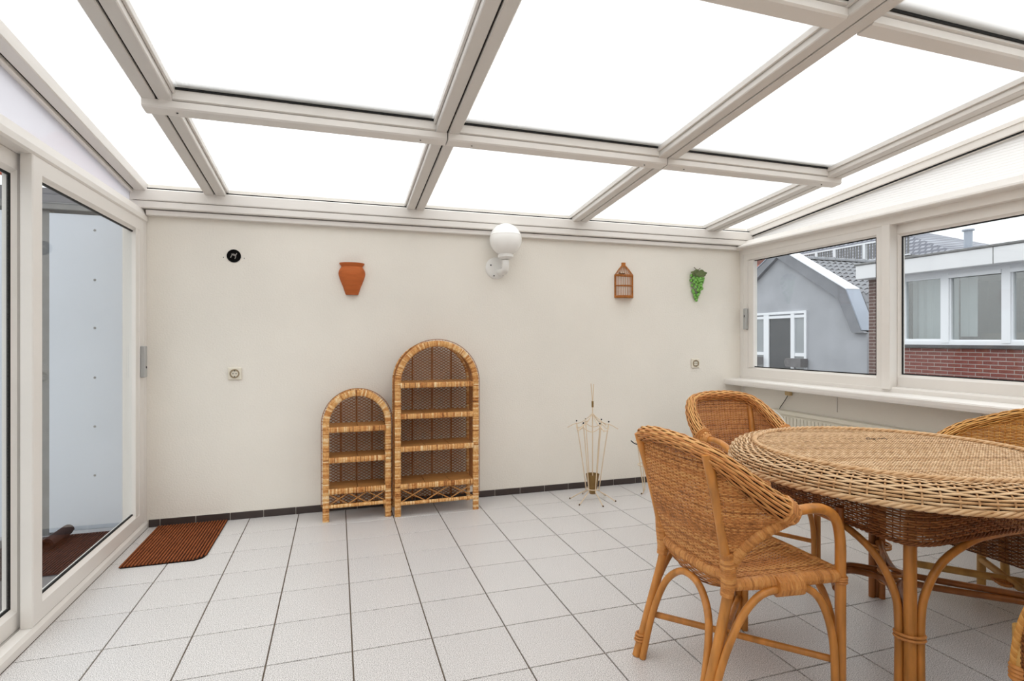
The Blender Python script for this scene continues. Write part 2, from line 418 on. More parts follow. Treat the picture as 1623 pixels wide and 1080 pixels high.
# purlins, one per bay
bays = [(RX[0], RX[1]), (RX[1], RX[2]), (RX[2], RX[3])]
PUR = [-1.20, -2.425, -3.65]
for yi, yp in enumerate(PUR):
    for a, b in bays:
        x0, x1 = (a-.058 if a == RX[0] else a+.003), (b+.058 if b == RX[-1] else b-.003)
        if yi: x0 = a+.062; x1 = b-.062
        lo = -.034 if yi == 0 else -.004
        def prof(y, z): return (yp+y, ZR(yp+y)+z)
        p = MB()
        p.prism([prof(0, lo), prof(-.062, lo), prof(-.070, lo+.006), prof(-.070, lo+.034), prof(-.064, lo+.038), prof(0, lo+.036)], 'x', x0, x1)
        pu = p.build('purlin', M_pvc, ceil, False)
        q = MB(); q.prism([prof(0, lo+.036), prof(-.060, lo+.039), prof(-.078, lo+.042), prof(-.078, .050), prof(0, .050)], 'x', a+.062, b-.062)
        q.build('upper_profile', M_pvc, pu, False)
        q = MB().prism([prof(-.079, .047), prof(-.086, .047), prof(-.086, .056), prof(-.079, .056)], 'x', a+.064, b-.064)
        q.build('seal', M_black, pu, False)
        if yi == 0:
            q = MB()
            for sx in (x0+.13, x1-.13):
                q.lathe([(.004, 0), (.004, .002), (0, .003)], 8, (sx, yp-.035, ZR(yp-.035)+lo-.003))
            q.build('screw', M_black, pu)
# multiwall sheets: opal lower skin, clear webs every 16 mm
def sheet(x0, x1, y0, y1):
    h = .056; V = [(x0, y0, ZR(y0)+h), (x1, y0, ZR(y0)+h), (x1, y1, ZR(y1)+h), (x0, y1, ZR(y1)+h)]; F = [(3, 2, 1, 0)]
    n = int((x1-x0)/.016); mi = [0]
    for i in range(n+1):
        x = x0+(x1-x0)*i/n; o = len(V)
        V += [(x, y0, ZR(y0)+h), (x, y1, ZR(y1)+h), (x, y1, ZR(y1)+h+.016), (x, y0, ZR(y0)+h+.016)]; F.append((o, o+1, o+2, o+3)); mi.append(1)
    me = bpy.data.meshes.new('roof_panel'); me.from_pydata(V, [], F)
    me.materials.append(M_panel); me.materials.append(M_web); me.polygons.foreach_set('material_index', mi)
    obj('roof_panel', me, None, ceil)
for x in RX:
    m = MB(); sbox(m, x-.062, x+.062, YR0, YR1, .074, .10); m.build('cover_strip', M_alu, ceil, False)
for yp in PUR:
    for a, b in bays:
        p = MB(); p.prism([(yp+.03, ZR(yp+.03)+.076), (yp-.115, ZR(yp-.115)+.076), (yp-.115, ZR(yp-.115)+.10), (yp+.03, ZR(yp+.03)+.10)], 'x', a+.075, b-.075); p.build('cover_strip', M_alu, ceil, False)
edges = [YR1]+[p-.03 for p in PUR]+[YR0]
for a, b in bays:
    for y1, y0 in zip(edges[:-1], edges[1:]): sheet(a+.01, b-.01, y0, y1)
sheet(-.34, RX[0]-.01, YR0, YR1); sheet(RX[3]+.01, 4.41, YR0, YR1)

# ------------------------------------------------------------------ left side: sliding doors
LX = -.29
t2 = empty('trim_2', kind='structure')
MB().prism([(-.40, 1.930), (LX-.004, 1.930), (LX+.006, 1.938), (LX+.006, 1.965), (LX-.002, 1.985), (LX-.012, 2.012), (-.40, 2.012)], 'y', YN, -.004).build('head_rail', M_pvc, t2, False)
MB().prism([(-.40, .0), (XL, .0), (XL, .030), (LX-.003, .046), (LX-.045, .046), (LX-.047, .030), (LX-.055, .030), (LX-.055, .040), (LX-.10, .040)], 'y', -2.95, -.004).build('threshold', M_pvc, t2, False)
MB().box(-.40, LX, -.060, 0, .04, 1.935, b=.003).build('jamb', M_pvc, t2, False)
m = MB()
m.prism([(-.006, 2.012), (YR0, 2.012), (YR0, ZR(YR0)-.01), (-.006, ZR(0)-.01)], 'x', -.372, -.366)
m.build('gable_sheet', M_side, t2, False)
MB().box(-.378, -.345, -.06, -.028, 2.012, 2.125, b=.002).build('corner_post', M_pvc, t2, False)

def sash(name, axis, face, back, rect, w, wt, wb_, handle=None):
    """sliding leaf: mitred frame with bevelled inner edge, seal and pane"""
    a0, a1, b0, b1 = rect; s = 1 if face > back else -1
    e = empty(name, kind='structure')
    def mb_frame(ins, prof):
        return MB()
    mb = MB(); V = []; F = []
    prof = [(0., back), (0., face-.004*s), (.05, face), (.80, face), (.93, face-.012*s), (1., face-.016*s), (1., back)]
    for q, d in prof:
        for a, b in ((a0+w*q, b0+wb_*q), (a1-w*q, b0+wb_*q), (a1-w*q, b1-wt*q), (a0+w*q, b1-wt*q)):
            V.append((d, a, b))
    n = len(prof)
    for k in range(n):
        q = (k+1) % n
        for i in range(4):
            j = (i+1) % 4; F.append((k*4+i, k*4+j, q*4+j, q*4+i))
    mb.add(V, F); mb.build('sash_frame', M_pvc, e, False)
    g0, g1, h0, h1 = a0+w, a1-w, b0+wb_, b1-wt
    d = face-.022*s
    MB().frame('x', (g0-.002, g1+.002, h0-.002, h1+.002), [(0, d-.004), (0, d+.006), (.010, d+.004), (.010, d-.004)]).build('seal', M_black, e, False)
    p = MB(); p.box(d-.0025, d+.0025, g0-.002, g1+.002, h0-.002, h1+.002); p.build('pane', M_glass, e, False)
    return e
d1 = sash('door_1', 'x', LX, LX-.041, (-1.362, -.062, .047, 1.931), .088, .085, .090)
# far stile is wider on the handle side
MB().box(LX-.044, LX-.002, -.196, -.145, .10, 1.88).build('stile', M_pvc, d1, False)
h = MB(); h.box(LX, LX+.026, -.128, -.082, .958, 1.152, b=.004); h.build('handle', M_grey, d1, False)
h = MB(); h.lathe([(.007, 0), (.007, .002), (0, .002)], 12, (0, 0, 0)); k_ = h.build('keyhole', M_black, d1); k_.location = (LX+.0265, -.105, 1.02); k_.rotation_euler = (0, PI/2, 0)
d2 = sash('door_2', 'x', LX-.056, LX-.10, (-2.94, -1.312, .042, 1.931), .050, .085, .090)

# ------------------------------------------------------------------ right side: windows, sill, head
RXF = 4.27
t3 = empty('trim_3', kind='structure')
MB().prism([(4.40, 1.935), (RXF-.004, 1.935), (RXF-.012, 1.982), (RXF-.070, 1.986), (RXF-.076, 1.992), (RXF-.072, 2.004), (RXF-.040, 2.020), (RXF+.02, 2.060), (4.40, 2.060)], 'y', YN, -.002).build('head_rail', M_pvc, t3, False)
MB().prism([(4.40, .845), (RXF, .845), (RXF-.002, .875), (RXF+.004, .885), (RXF+.045, .885), (4.40, .885)], 'y', YN, -.002).build('bottom_rail', M_pvc, t3, False)
MB().box(RXF-.002, 4.40, -.042, 0, .86, 1.94, b=.002).build('jamb', M_pvc, t3, False)
m = MB(); m.prism([(-.02, 2.06), (YR0, 2.06), (YR0, ZR(YR0)-.005), (-.02, ZR(0)-.005)], 'x', 4.385, 4.391); 
m.build('gable_sheet', M_sider, t3, False)
m = MB()
for i in range(34):
    z = 2.075+.016*i; yb = min(-.03, (2.112-z)/.1)
    if yb > YR0+.1: m.box(4.382, 4.386, YR0, yb, z, z+.0016)
m.build('sheet_rib', M_sider, t3, False, kind='stuff')
w1 = sash('window_1', 'x', RXF, RXF+.045, (-1.336, -.040, .872, 1.938), .060, .062, .080)
MB().box(RXF+.002, RXF+.044, -.156, -.098, .95, 1.878).build('stile', M_pvc, w1, False)
MB().box(RXF-.018, RXF+.05, -1.392, -1.334, .868, 1.938, b=.004).build('meeting_stile', M_pvc, w1, False)
h = MB(); h.box(RXF-.028, RXF, -.102, -.066, 1.278, 1.462, b=.005); h.build('handle', M_grey, w1, False)
h = MB(); h.box(RXF-.0295, RXF-.027, -.088, -.080, 1.385, 1.405); h.build('keyhole', M_black, w1, False)
w2 = sash('window_2', 'x', RXF+.05, RXF+.095, (-3.05, -1.345, .880, 1.938), .062, .078, .085)
sill = MB(); sill.prism([(4.30, .812), (4.112, .797), (4.103, .803), (4.100, .818), (4.100, .838), (4.106, .846), (4.30, .852)], 'y', YN, -.001)
sill.build('trim_4', M_pvc, smooth=False, kind='structure')

# ------------------------------------------------------------------ things on the back wall
def socket(x, z, w, label):
    e = empty('wall_socket', (x, 0, z), label=label, cat='socket', group='wall sockets on the back wall')
    MB().box(-w/2, w/2, -.012, 0, -w/2, w/2, b=.004).build('plate', M_plastic, e, False)
    mb = MB(); mb.lathe([(.030, 0), (.030, .004), (.022, .0045), (.021, -.001), (.0, -.001)], 24)
    c = mb.build('cup', mat('socket_cup', (150, 132, 104), .6), e); c.location = (0, -.012, 0); c.rotation_euler = (PI/2, 0, 0)
    mb = MB()
    for s in (-1, 1): mb.lathe([(.0035, 0), (.0035, .002), (0, .002)], 8, (s*.0095, 0, 0))
    mb.box(-.003, .003, .016, .022, 0, .004); mb.box(-.003, .003, -.022, -.016, 0, .004)
    c = mb.build('contact', M_black, e); c.location = (0, -.0125, 0); c.rotation_euler = (PI/2, 0, 0)
socket(.2135, .966, .081, 'square cream socket on the back wall left of the shelves')
socket(3.797, .986, .081, 'square cream socket on the back wall below the grapes')

e = empty('junction_box', (.208, 0, 1.745), label='open round black wiring hole high on the back wall', cat='wiring box')
mb = MB(); mb.lathe([(.041, .002), (.043, .004), (.040, .005), (.037, .001), (.036, -.0)], 28); mb.lathe([(.037, .0008), (0, .0008)], 28)
c = mb.build('shell', mat('box_black', (14, 13, 13), .8, .1), e); c.rotation_euler = (PI/2, 0, 0)
mb = MB()
mb.pole([(-.02, -.004, -.012), (-.005, -.012, .01), (.012, -.010, .002), (.006, -.004, -.02)], .003, 6, 14)
mb.pole([(.018, -.004, .018), (.008, -.014, .0), (-.012, -.010, .012)], .003, 6, 12)
mb.build('wire', mat('wire_grey', (150, 146, 140), .5), e)
mb = MB()
for s in (-1, 1): MB().sphere((s*.062, -.001, -.012), .003, 6, 4).build('screw_hole', M_black, e)

e = empty('wall_pot', (.958, 0, 1.505), label='terracotta half pot hung flat against the back wall', cat='pot')
pr = [(.0, .0), (.040, .0), (.044, .006), (.060, .055), (.078, .100), (.089, .135), (.091, .150), (.088, .168), (.076, .188), (.0715, .196), (.074, .202), (.084, .216), (.085, .222), (.080, .222), (.068, .200), (.060, .190)]
MB().lathe(pr, 30, a0=PI, a1=2*PI, sy=.85).build('body', M_terra, e)
mb = MB(); prof2 = [(r, z) for r, z in pr[1:13]]
mb.prism([(r, z) for r, z in prof2]+[(-r, z) for r, z in reversed(prof2)], 'y', -.004, -.001); mb.build('back_plate', M_terra, e, False)

e = empty('globe_wall_lamp', (2.012, 0, 1.735), label='white opal globe lamp on a bracket on the back wall', cat='lamp')
mb = MB(); mb.lathe([(.0, .018), (.060, .018), (.078, .012), (.083, .004), (.083, 0)], 30); c = mb.build('base_plate', M_white, e); c.rotation_euler = (PI/2, 0, 0)
mb = MB(); mb.pole([(.02, -.01, -.03), (.03, -.06, -.034), (.035, -.115, -.03), (.035, -.135, .0), (.035, -.138, .045)], [.026]*12, 12, 12); mb.build('arm', M_white, e)
mb = MB(); mb.lathe([(.0, .05), (.030, .05), (.052, .062), (.058, .066), (.058, .082), (.045, .086), (0, .086)], 28, (.035, -.138, 0)); mb.build('gallery', M_white, e)
mb = MB(); R_ = .119
mb.lathe([(.05, .082)]+[(R_*math.sin(t), .196-R_*math.cos(t)) for t in np.linspace(.45, PI*.58, 18)]+[(R_*math.sin(PI*.58)+.0015, .196-R_*math.cos(PI*.58)+.002)]+[(R_*math.sin(t), .196-R_*math.cos(t)) for t in np.linspace(PI*.60, PI, 14)], 36, (.035, -.138, 0))
mb.build('globe', M_opal, e)
mb = MB()
for p in ((-.045, -.018, .02), (-.02, -.018, -.06), (.05, -.018, -.05)): MB().sphere(p, .0055, 8, 6).build('screw', M_black, e)

e = empty('bird_cage', (3.104, 0, 1.533), label='small half round cane bird cage hung on the back wall', cat='bird cage')
def hring(mb, r, z, rad=.0035):
    mb.pole([(r*math.cos(t), r*math.sin(t)*.8, z) for t in np.linspace(PI, 2*PI, 15)], rad, 6); mb.pole([(-r, -.002, z), (r, -.002, z)], rad, 6)
mb = MB(); [hring(mb, .080, z, .005) for z in (.004, .014)]; [hring(mb, .080, z, .0035) for z in (.100, .180, .188)]; mb.build('hoop', M_cage, e)
mb = MB(); mb.lathe([(.0, .0), (.082, .0), (.082, .010), (0, .010)], 16, a0=PI, a1=2*PI, sy=.8); mb.build('floor', M_cage, e)
bar = MB().pole([(0, 0, .005), (0, 0, .188)], .0022, 6).mesh('bar')
for t in np.linspace(PI, 2*PI, 17): obj('bar', bar, M_cage, e, loc=(.080*math.cos(t), .064*math.sin(t)-.002, 0))
mb = MB()
for t in np.linspace(PI, 2*PI, 13): mb.pole([(.080*math.cos(t), .064*math.sin(t)-.002, .188), (.045*math.cos(t), .036*math.sin(t)-.002, .235), (.018*math.cos(t), .014*math.sin(t)-.002, .266)], .0024, 6)
mb.build('roof_cane', M_cage, e)
mb = MB(); mb.lathe([(.0, .262), (.019, .262), (.019, .290), (0, .290)], 14, a0=PI, a1=2*PI, sy=.8); mb.build('cap', M_cage, e)
for s in (-1, 1):
    mb = MB(); mb.box(s*.080-.004, s*.080+.004, -.006, -.001, 0, .19); mb.build('corner_strip', M_cage, e, False)
mb = MB(); mb.box(-.076, -.02, -.066, -.060, .190, .196, b=.001); mb.pole([(-.066, -.06, .19), (-.07, -.055, .205)], .003, 6); mb.build('perch', M_twig, e, False)

e = empty('grape_bunch', (3.805, 0, 1.52), label='bunch of artificial green grapes hung on the back wall', cat='grapes')
gm = MB().sphere((0, 0, 0), .0135, 12, 8).mesh('grape')
for row in range(11):
    z = .013+row*.0208; hw_ = .058*min(1, row/8.)**.8
    if row == 10: hw_ *= .9
    n = max(1, int(round(2*hw_/.0235))+1); n -= (row % 2 if n > 2 else 0)
    cx_ = -.012*(1-row/10)+.004
    for j in range(n):
        f = 0 if n == 1 else (j/(n-1)*2-1)
        if n > 2 and row % 2: f *= (n)/(n+1)
        x = f*hw_+cx_+random.uniform(-.0025, .0025)
        d = .015+.034*math.sqrt(max(0, 1-f*f))*min(1, row/5.+.15)
        g = obj('grape', gm, M_grape, e, loc=(x, -d+random.uniform(-.004, .004), z+random.uniform(-.004, .004))); g.scale = (1, 1, 1.08)
        if 0 < row < 9 and abs(f) < .6 and j % 2 == row % 2:
            obj('grape', gm, M_grape, e, loc=(x+.009, -d-.014, z+.010))
lf = MB()
for c in ((-.02, 0, .238, .055, .028), (.028, 0, .236, .05, .03), (.0, -.02, .228, .05, .024)):
    pts = [(c[0]+c[3]*math.cos(t)*(1+.18*math.sin(5*t)), c[2]+c[4]*math.sin(t)*(1+.18*math.cos(4*t))) for t in np.linspace(0, 2*PI, 22, endpoint=False)]
    lf.prism(pts, 'y', -.045+c[1], -.041+c[1])
lf.build('leaf', M_leaf, e, False)
mb = MB(); mb.pole([(0, -.02, .24), (0, -.02, .262), (-.012, -.02, .276), (-.032, -.02, .290)], .0028, 6, 10); mb.pole([(0, -.02, .262), (.012, -.02, .272), (.03, -.022, .284)], .0024, 6, 8); mb.build('stem', M_twig, e)

# ------------------------------------------------------------------ arched bookcases
def bookcase(x0, x1, yf, yb, H, shelves, nplank, zrail, label):
    cx = (x0+x1)/2; w = x1-x0; D = yb-yf
    e = empty('arched_bookcase', (cx, yf, 0), label=label, cat='bookcase', group='arched wicker bookcases against the back wall')
    bw = .042; R = w/2-bw/2
    def arch(rad, zc, n=40, z0=0., leg=None):
        P = [(-rad, z) for z in np.linspace(z0, zc, 14, endpoint=False)]
        P += [(-rad*math.cos(t), zc+rad*math.sin(t)) for t in np.linspace(0, PI, n)]
        P += [(rad, z) for z in np.linspace(zc, z0, 15)[1:]]
        return np.array(P)
    zc = H-w/2
    def band(y, rad, bwid, dep, name, pitch=.0075, m_=M_straw):
        P2 = arch(rad, zc); P = np.stack([P2[:, 0], np.full(len(P2), y), P2[:, 1]], 1)
        L = np.r_[0, np.cumsum(np.linalg.norm(np.diff(P, axis=0), axis=1))]; n = int(L[-1]/pitch*3); s = np.linspace(0, L[-1], n)
        P = np.stack([np.interp(s, L, P[:, k]) for k in range(3)], 1); Tn = tangents(P)
        Nn = np.cross(Tn, np.array([0, 1., 0]))
        ph = (s/pitch) % 1; rip = 1-.13*(np.abs(ph-.5) > .36)
        prof = np.array([(-.5, -.5), (.5, -.5), (.5, .5), (-.5, .5)]) ; prof = np.array([(-.5, -.3), (-.35, -.5), (.35, -.5), (.5, -.3), (.5, .3), (.35, .5), (-.35, .5), (-.5, .3)])
        V = P[:, None, :]+Nn[:, None, :]*(prof[:, 0]*bwid)[None, :, None]*rip[:, None, None]+np.array([0, 1., 0])[None, None, :]*(prof[:, 1]*dep)[None, :, None]*rip[:, None, None]
        tt = np.repeat(np.clip(rng.normal(.62, .2, int(L[-1]/pitch)+2)[(s/pitch).astype(int)], .05, 1), 8)
        a = NP(); a.add(V.reshape(-1, 3), grid_faces(n, 8), tt); a.build(name, m_, e, kind=None)
    band(.011, R, bw, .022, 'front_arch'); band(D-.011, R, bw*.7, .020, 'back_arch')
    # fine braided wire outside the front arch
    P2 = arch(R+bw/2+.008, zc, z0=.10); mb = MB(); mb.pole([(p[0], .02, p[1]) for p in P2], .0022, 5)
    for p in P2[::1]:
        q = np.array([p[0]*(1-.010/(R+.02)), p[1] if p[1] < zc else zc+(p[1]-zc)*(1-.010/(R+.02))]); mb.pole([(p[0], .02, p[1]), (q[0], .016, q[1])], .0016, 4)
    mb.build('edge_braid', M_lat, e)
    # lattice back
    mb = MB(); sp = .0205; sl = .60
    def inside(x, z): return z > .05 and abs(x) < R and (z < zc or x*x+(z-zc)**2 < R*R)
    for sg in (-1, 1):
        c0 = -.1-R*sl
        for i in range(int((H+2*R*sl+.2)/sp)):
            c = c0+i*sp; xs_ = [x for x in np.linspace(-R, R, 60) if inside(x, c+sg*sl*x)]
            if len(xs_) < 2: continue
            a, b = xs_[0], xs_[-1]; y = D-.018+.002*sg
            n_ = unit(np.array([-sg*sl, 0, 1.]))*.0023
            A = np.array([a, y, c+sg*sl*a]); B = np.array([b, y, c+sg*sl*b]); dy = np.array([0, .0009, 0])
            mb.hexa([A-n_-dy, B-n_-dy, B+n_-dy, A+n_-dy, A-n_+dy, B-n_+dy, B+n_+dy, A+n_+dy])
    mb.build('back_lattice', M_lat, e, False, kind='stuff')
    for f in (-.5, 0, .5):
        zt = zc+math.sqrt(max(0, R*R-(f*2*R*.98)**2)) if abs(f) > 0 else zc+R
        zt = zc+math.sqrt(R*R-(f*1.05*R)**2)
        MB().pole([(f*1.05*R, D-.010, .04), (f*1.05*R, D-.010, zt)], .006, 6).build('back_cane', M_lat, e)
    # lattice sides, running over the barrel top
    P2 = arch(R+.004, zc, z0=.12); L = np.r_[0, np.cumsum(np.linalg.norm(np.diff(P2, axis=0), axis=1))]
    mb = MB(); Y0, Y1 = .022, D-.02
    for sg in (-1, 1):
        for s0 in np.arange(-.2, L[-1]+.2, .022):
            ss = s0+sg*np.linspace(0, 1, 7)*(Y1-Y0)*1.3
            ok = (ss > 0) & (ss < L[-1])
            if ok.sum() < 2: continue
            yy = Y0+np.linspace(0, 1, 7)*(Y1-Y0)
            pts = np.stack([np.interp(ss[ok], L, P2[:, 0]), yy[ok], np.interp(ss[ok], L, P2[:, 1])], 1)
            mb.pole(pts, .0017, 4)
    mb.build('side_lattice', M_lat, e, True, kind='stuff')
    # shelves
    xi = R-bw/2+.004
    for z in shelves:
        s_ = MB().pole([(-xi, D-.03, z-.012), (xi, D-.03, z-.012)], .008, 6).build('shelf', M_lat, e)
        pw = 2*xi/nplank
        pm = MB().box(-pw/2+.002, pw/2-.002, .014, D-.02, z-.012, z-.002, b=.0015).mesh('plank', False)
        for i in range(nplank): obj('plank', pm, M_plank, s_, loc=(-xi+pw*(i+.5), 0, random.uniform(0, .0012)))
        a = NP(); n = int(2*xi/.006*3); s = np.linspace(0, 2*xi, n); ph = (s/.006) % 1; rip = 1-.12*(np.abs(ph-.5) > .36)
        prof = np.array([(-.5, -.3), (-.35, -.5), (.35, -.5), (.5, -.3), (.5, .3), (.35, .5), (-.35, .5), (-.5, .3)])
        V = np.stack([np.repeat((s-xi)[:, None], 8, 1), .008+prof[None, :, 0]*.020*rip[:, None], z-.019+prof[None, :, 1]*.036*rip[:, None]], -1)
        tt = np.repeat(np.clip(rng.normal(.55, .22, int(2*xi/.006)+2)[(s/.006).astype(int)], .05, 1), 8)
        a.add(V.reshape(-1, 3), grid_faces(n, 8), tt); a.build('front_edge', M_straw, s_, kind=None)
    # foot rail and cross lattice
    a = MB(); wrapped(a, [(-xi, .010, zrail), (0, .010, zrail), (xi, .010, zrail)], .013, .007, 8, .12, .4, .9); a.build('foot_rail', M_straw, e)
    zt = shelves[-1]-.036; mb = MB(); nx = 3
    for i in range(nx*1):
        a_ = -xi+2*xi*(i+.02)/nx; b_ = -xi+2*xi*(i+.98)/nx
        mb.pole([(a_, .010, zrail+.01), (b_, .010, zt)], .0042, 6); mb.pole([(a_, .015, zt), (b_, .015, zrail+.01)], .0042, 6)
    mb.build('cross_cane', M_plank, e)
    return e
bookcase(1.226, 1.806, -.285, -.03, 1.185, (.900, .690, .470, .218), 3, .085, 'taller arched wicker bookcase with four shelves')
bookcase(.768, 1.208, -.255, -.03, .858, (.618, .418, .214), 2, .098, 'shorter arched wicker bookcase with three shelves')

# ------------------------------------------------------------------ wire umbrella stand
def wire_stand(x, y, label, rz=0):
    e = empty('umbrella_stand', (x, y, 0), rz, label=label, cat='umbrella stand')
    mb = MB(); mb.pole([(0, 0, .08), (0, 0, .64)], .0042, 6)
    mb.pole([(0, 0, .64), (-.003, 0, .75), (-.012, 0, .865)], .003, 6); mb.pole([(0, 0, .64), (.003, 0, .75), (.009, 0, .862)], .003, 6); mb.build('pole', M_wire, e)
    MB().lathe([(.0, .69), (.008, .69), (.008, .735), (0, .735)], 10).build('sleeve', M_brass, e)
    for i in range(6):
        a = PI/6+i*PI/3; c, s = math.cos(a), math.sin(a)
        mb = MB(); mb.pole([(0, 0, .645), (.03*c, .03*s, .615), (.085*c, .085*s, .575), (.135*c, .135*s, .562), (.185*c, .185*s, .535)], .003, 6, 14); mb.build('umbrella_rib', M_wire, e)
        mb = MB(); mb.pole([(.118*c, .118*s, .572), (.085*c, .085*s, .36), (.050*c, .050*s, .10), (.055*c, .055*s, .070), (.10*c, .10*s, .045), (.165*c, .165*s, .004)], .0036, 6, 24); lg = mb.build('leg', M_wire, e)
        MB().sphere((.168*c, .168*s, .005), .006, 8, 6).build('foot_tip', M_twig, lg)
        MB().sphere((.118*c, .118*s, .586), .0062, 8, 6).build('knob', M_black, e)
    mb = MB()
    P = [(.118*math.cos(t), .118*math.sin(t), .556-.03*abs(math.sin(3*(t-PI/6)))) for t in np.linspace(0, 2*PI, 49)[:-1]]
    mb.pole(P, .0032, 6, closed=True); mb.build('scalloped_ring', M_wire, e)
    MB().lathe([(.0, .05), (.022, .05), (.030, .085), (.050, .195), (.048, .195), (.028, .09), (0, .06)], 20).build('drip_cup', M_brass, e)
    mb = MB(); ring(mb, (0, 0, .088), .050, .050, .0036, 6, 24); mb.build('lower_ring', M_wire, e)
    return e
wire_stand(2.660, -.335, 'tall cream wire umbrella stand with brass cup right of the bookcases')
e = empty('plant_stand', (3.165, -.30, 0), label='low cream wire plant stand half hidden behind the foreground armchair back', cat='plant stand')
for i in range(4):
    a = PI+.1+i*PI/2; c, s = math.cos(a), math.sin(a)
    mb = MB(); mb.pole([(.115*c, .115*s, .40), (.085*c, .085*s, .2), (.058*c, .058*s, .02), (.075*c, .075*s, .003)], .0042, 6, 16); lg = mb.build('leg', M_wire, e)
    MB().sphere((.077*c, .077*s, .006), .006, 8, 6).build('foot_tip', M_twig, lg)
    mb = MB(); mb.pole([(.10*c, .10*s, .385), (.14*c, .14*s, .395), (.175*c, .175*s, .42)], .0042, 6, 10); mb.build('hook', M_black, e)
for z, r in ((.395, .113), (.22, .088)):
    mb = MB(); ring(mb, (0, 0, z), r, r, .0038, 6, 30); mb.build('hoop', M_wire, e)

# ------------------------------------------------------------------ doormat
e = empty('doormat', (-.025, -.352, 0), label='brown ribbed doormat on the tiles by the sliding door', cat='doormat')
ol = [(-.2, .333), (.2, .333), (.2, -.265), (.188, -.310), (.150, -.333), (-.188, -.333), (-.2, -.32)]
MB().prism(ol, 'z', .0008, .005).build('backing', M_matb, e, False)
mb = MB(); n = 24
for i in range(n):
    x = -.193+.386*i/(n-1); y0 = -.329 if x < .15 else -.329+(x-.15)*1.1
    w_ = .0052
    mb.hexa([(x-w_, y0, .005), (x+w_, y0, .005), (x+w_, .330, .005), (x-w_, .330, .005), (x-w_*.6, y0, .0105), (x+w_*.6, y0, .0105), (x+w_*.6, .330, .0105), (x-w_*.6, .330, .0105)])
mb.build('rib', M_mat, e, False)

# ------------------------------------------------------------------ radiator, plug, cable under the window
e = empty('radiator', (4.196, -.4, .1), label='cream ribbed panel radiator on the wall under the window', cat='radiator')
MB().box(.02, .05, -1.75, 0, .03, .525, b=.004).build('panel', M_rad, e, False)
mb = MB()
for i in range(52):
    y = -.025-i*.0333; mb.box(.012, .021, y-.024, y, .06, .485, b=.003)
mb.build('fluting', M_rad, e, False)
MB().box(.010, .085, -1.755, .003, .500, .530, b=.003).build('top_grille', M_rad, e, False)
mb = MB()
for y in (-.2, -1.5): mb.box(.05, .088, y-.03, y, .1, .45)
mb.build('bracket', M_rad, e, False)
e = empty('plug', (4.285, -.545, .765), label='beige plug with a thin grey cable under the window sill', cat='plug')
MB().box(-.03, 0, -.03, .028, -.018, .018, b=.006).build('body', mat('plug_beige', (206, 178, 130), .5), e, False)
mb = MB(); mb.pole([(-.018, .0, -.015), (-.02, .03, -.06), (-.022, .075, -.12), (-.024, .09, -.155)], .003, 6, 16); mb.build('cable', M_cable, e)
mb = MB(); mb.pole([(4.135, -.42, .60), (4.13, -.50, .64), (4.12, -.62, .60), (4.10, -.72, .50), (4.09, -.78, .25), (4.10, -.80, .04), (4.08, -.86, .006), (4.0, -.95, .006)], .005, 6, 40)
tag(mb.build('white_cable', M_white), 'loose white cable hanging in front of the radiator', 'cable')

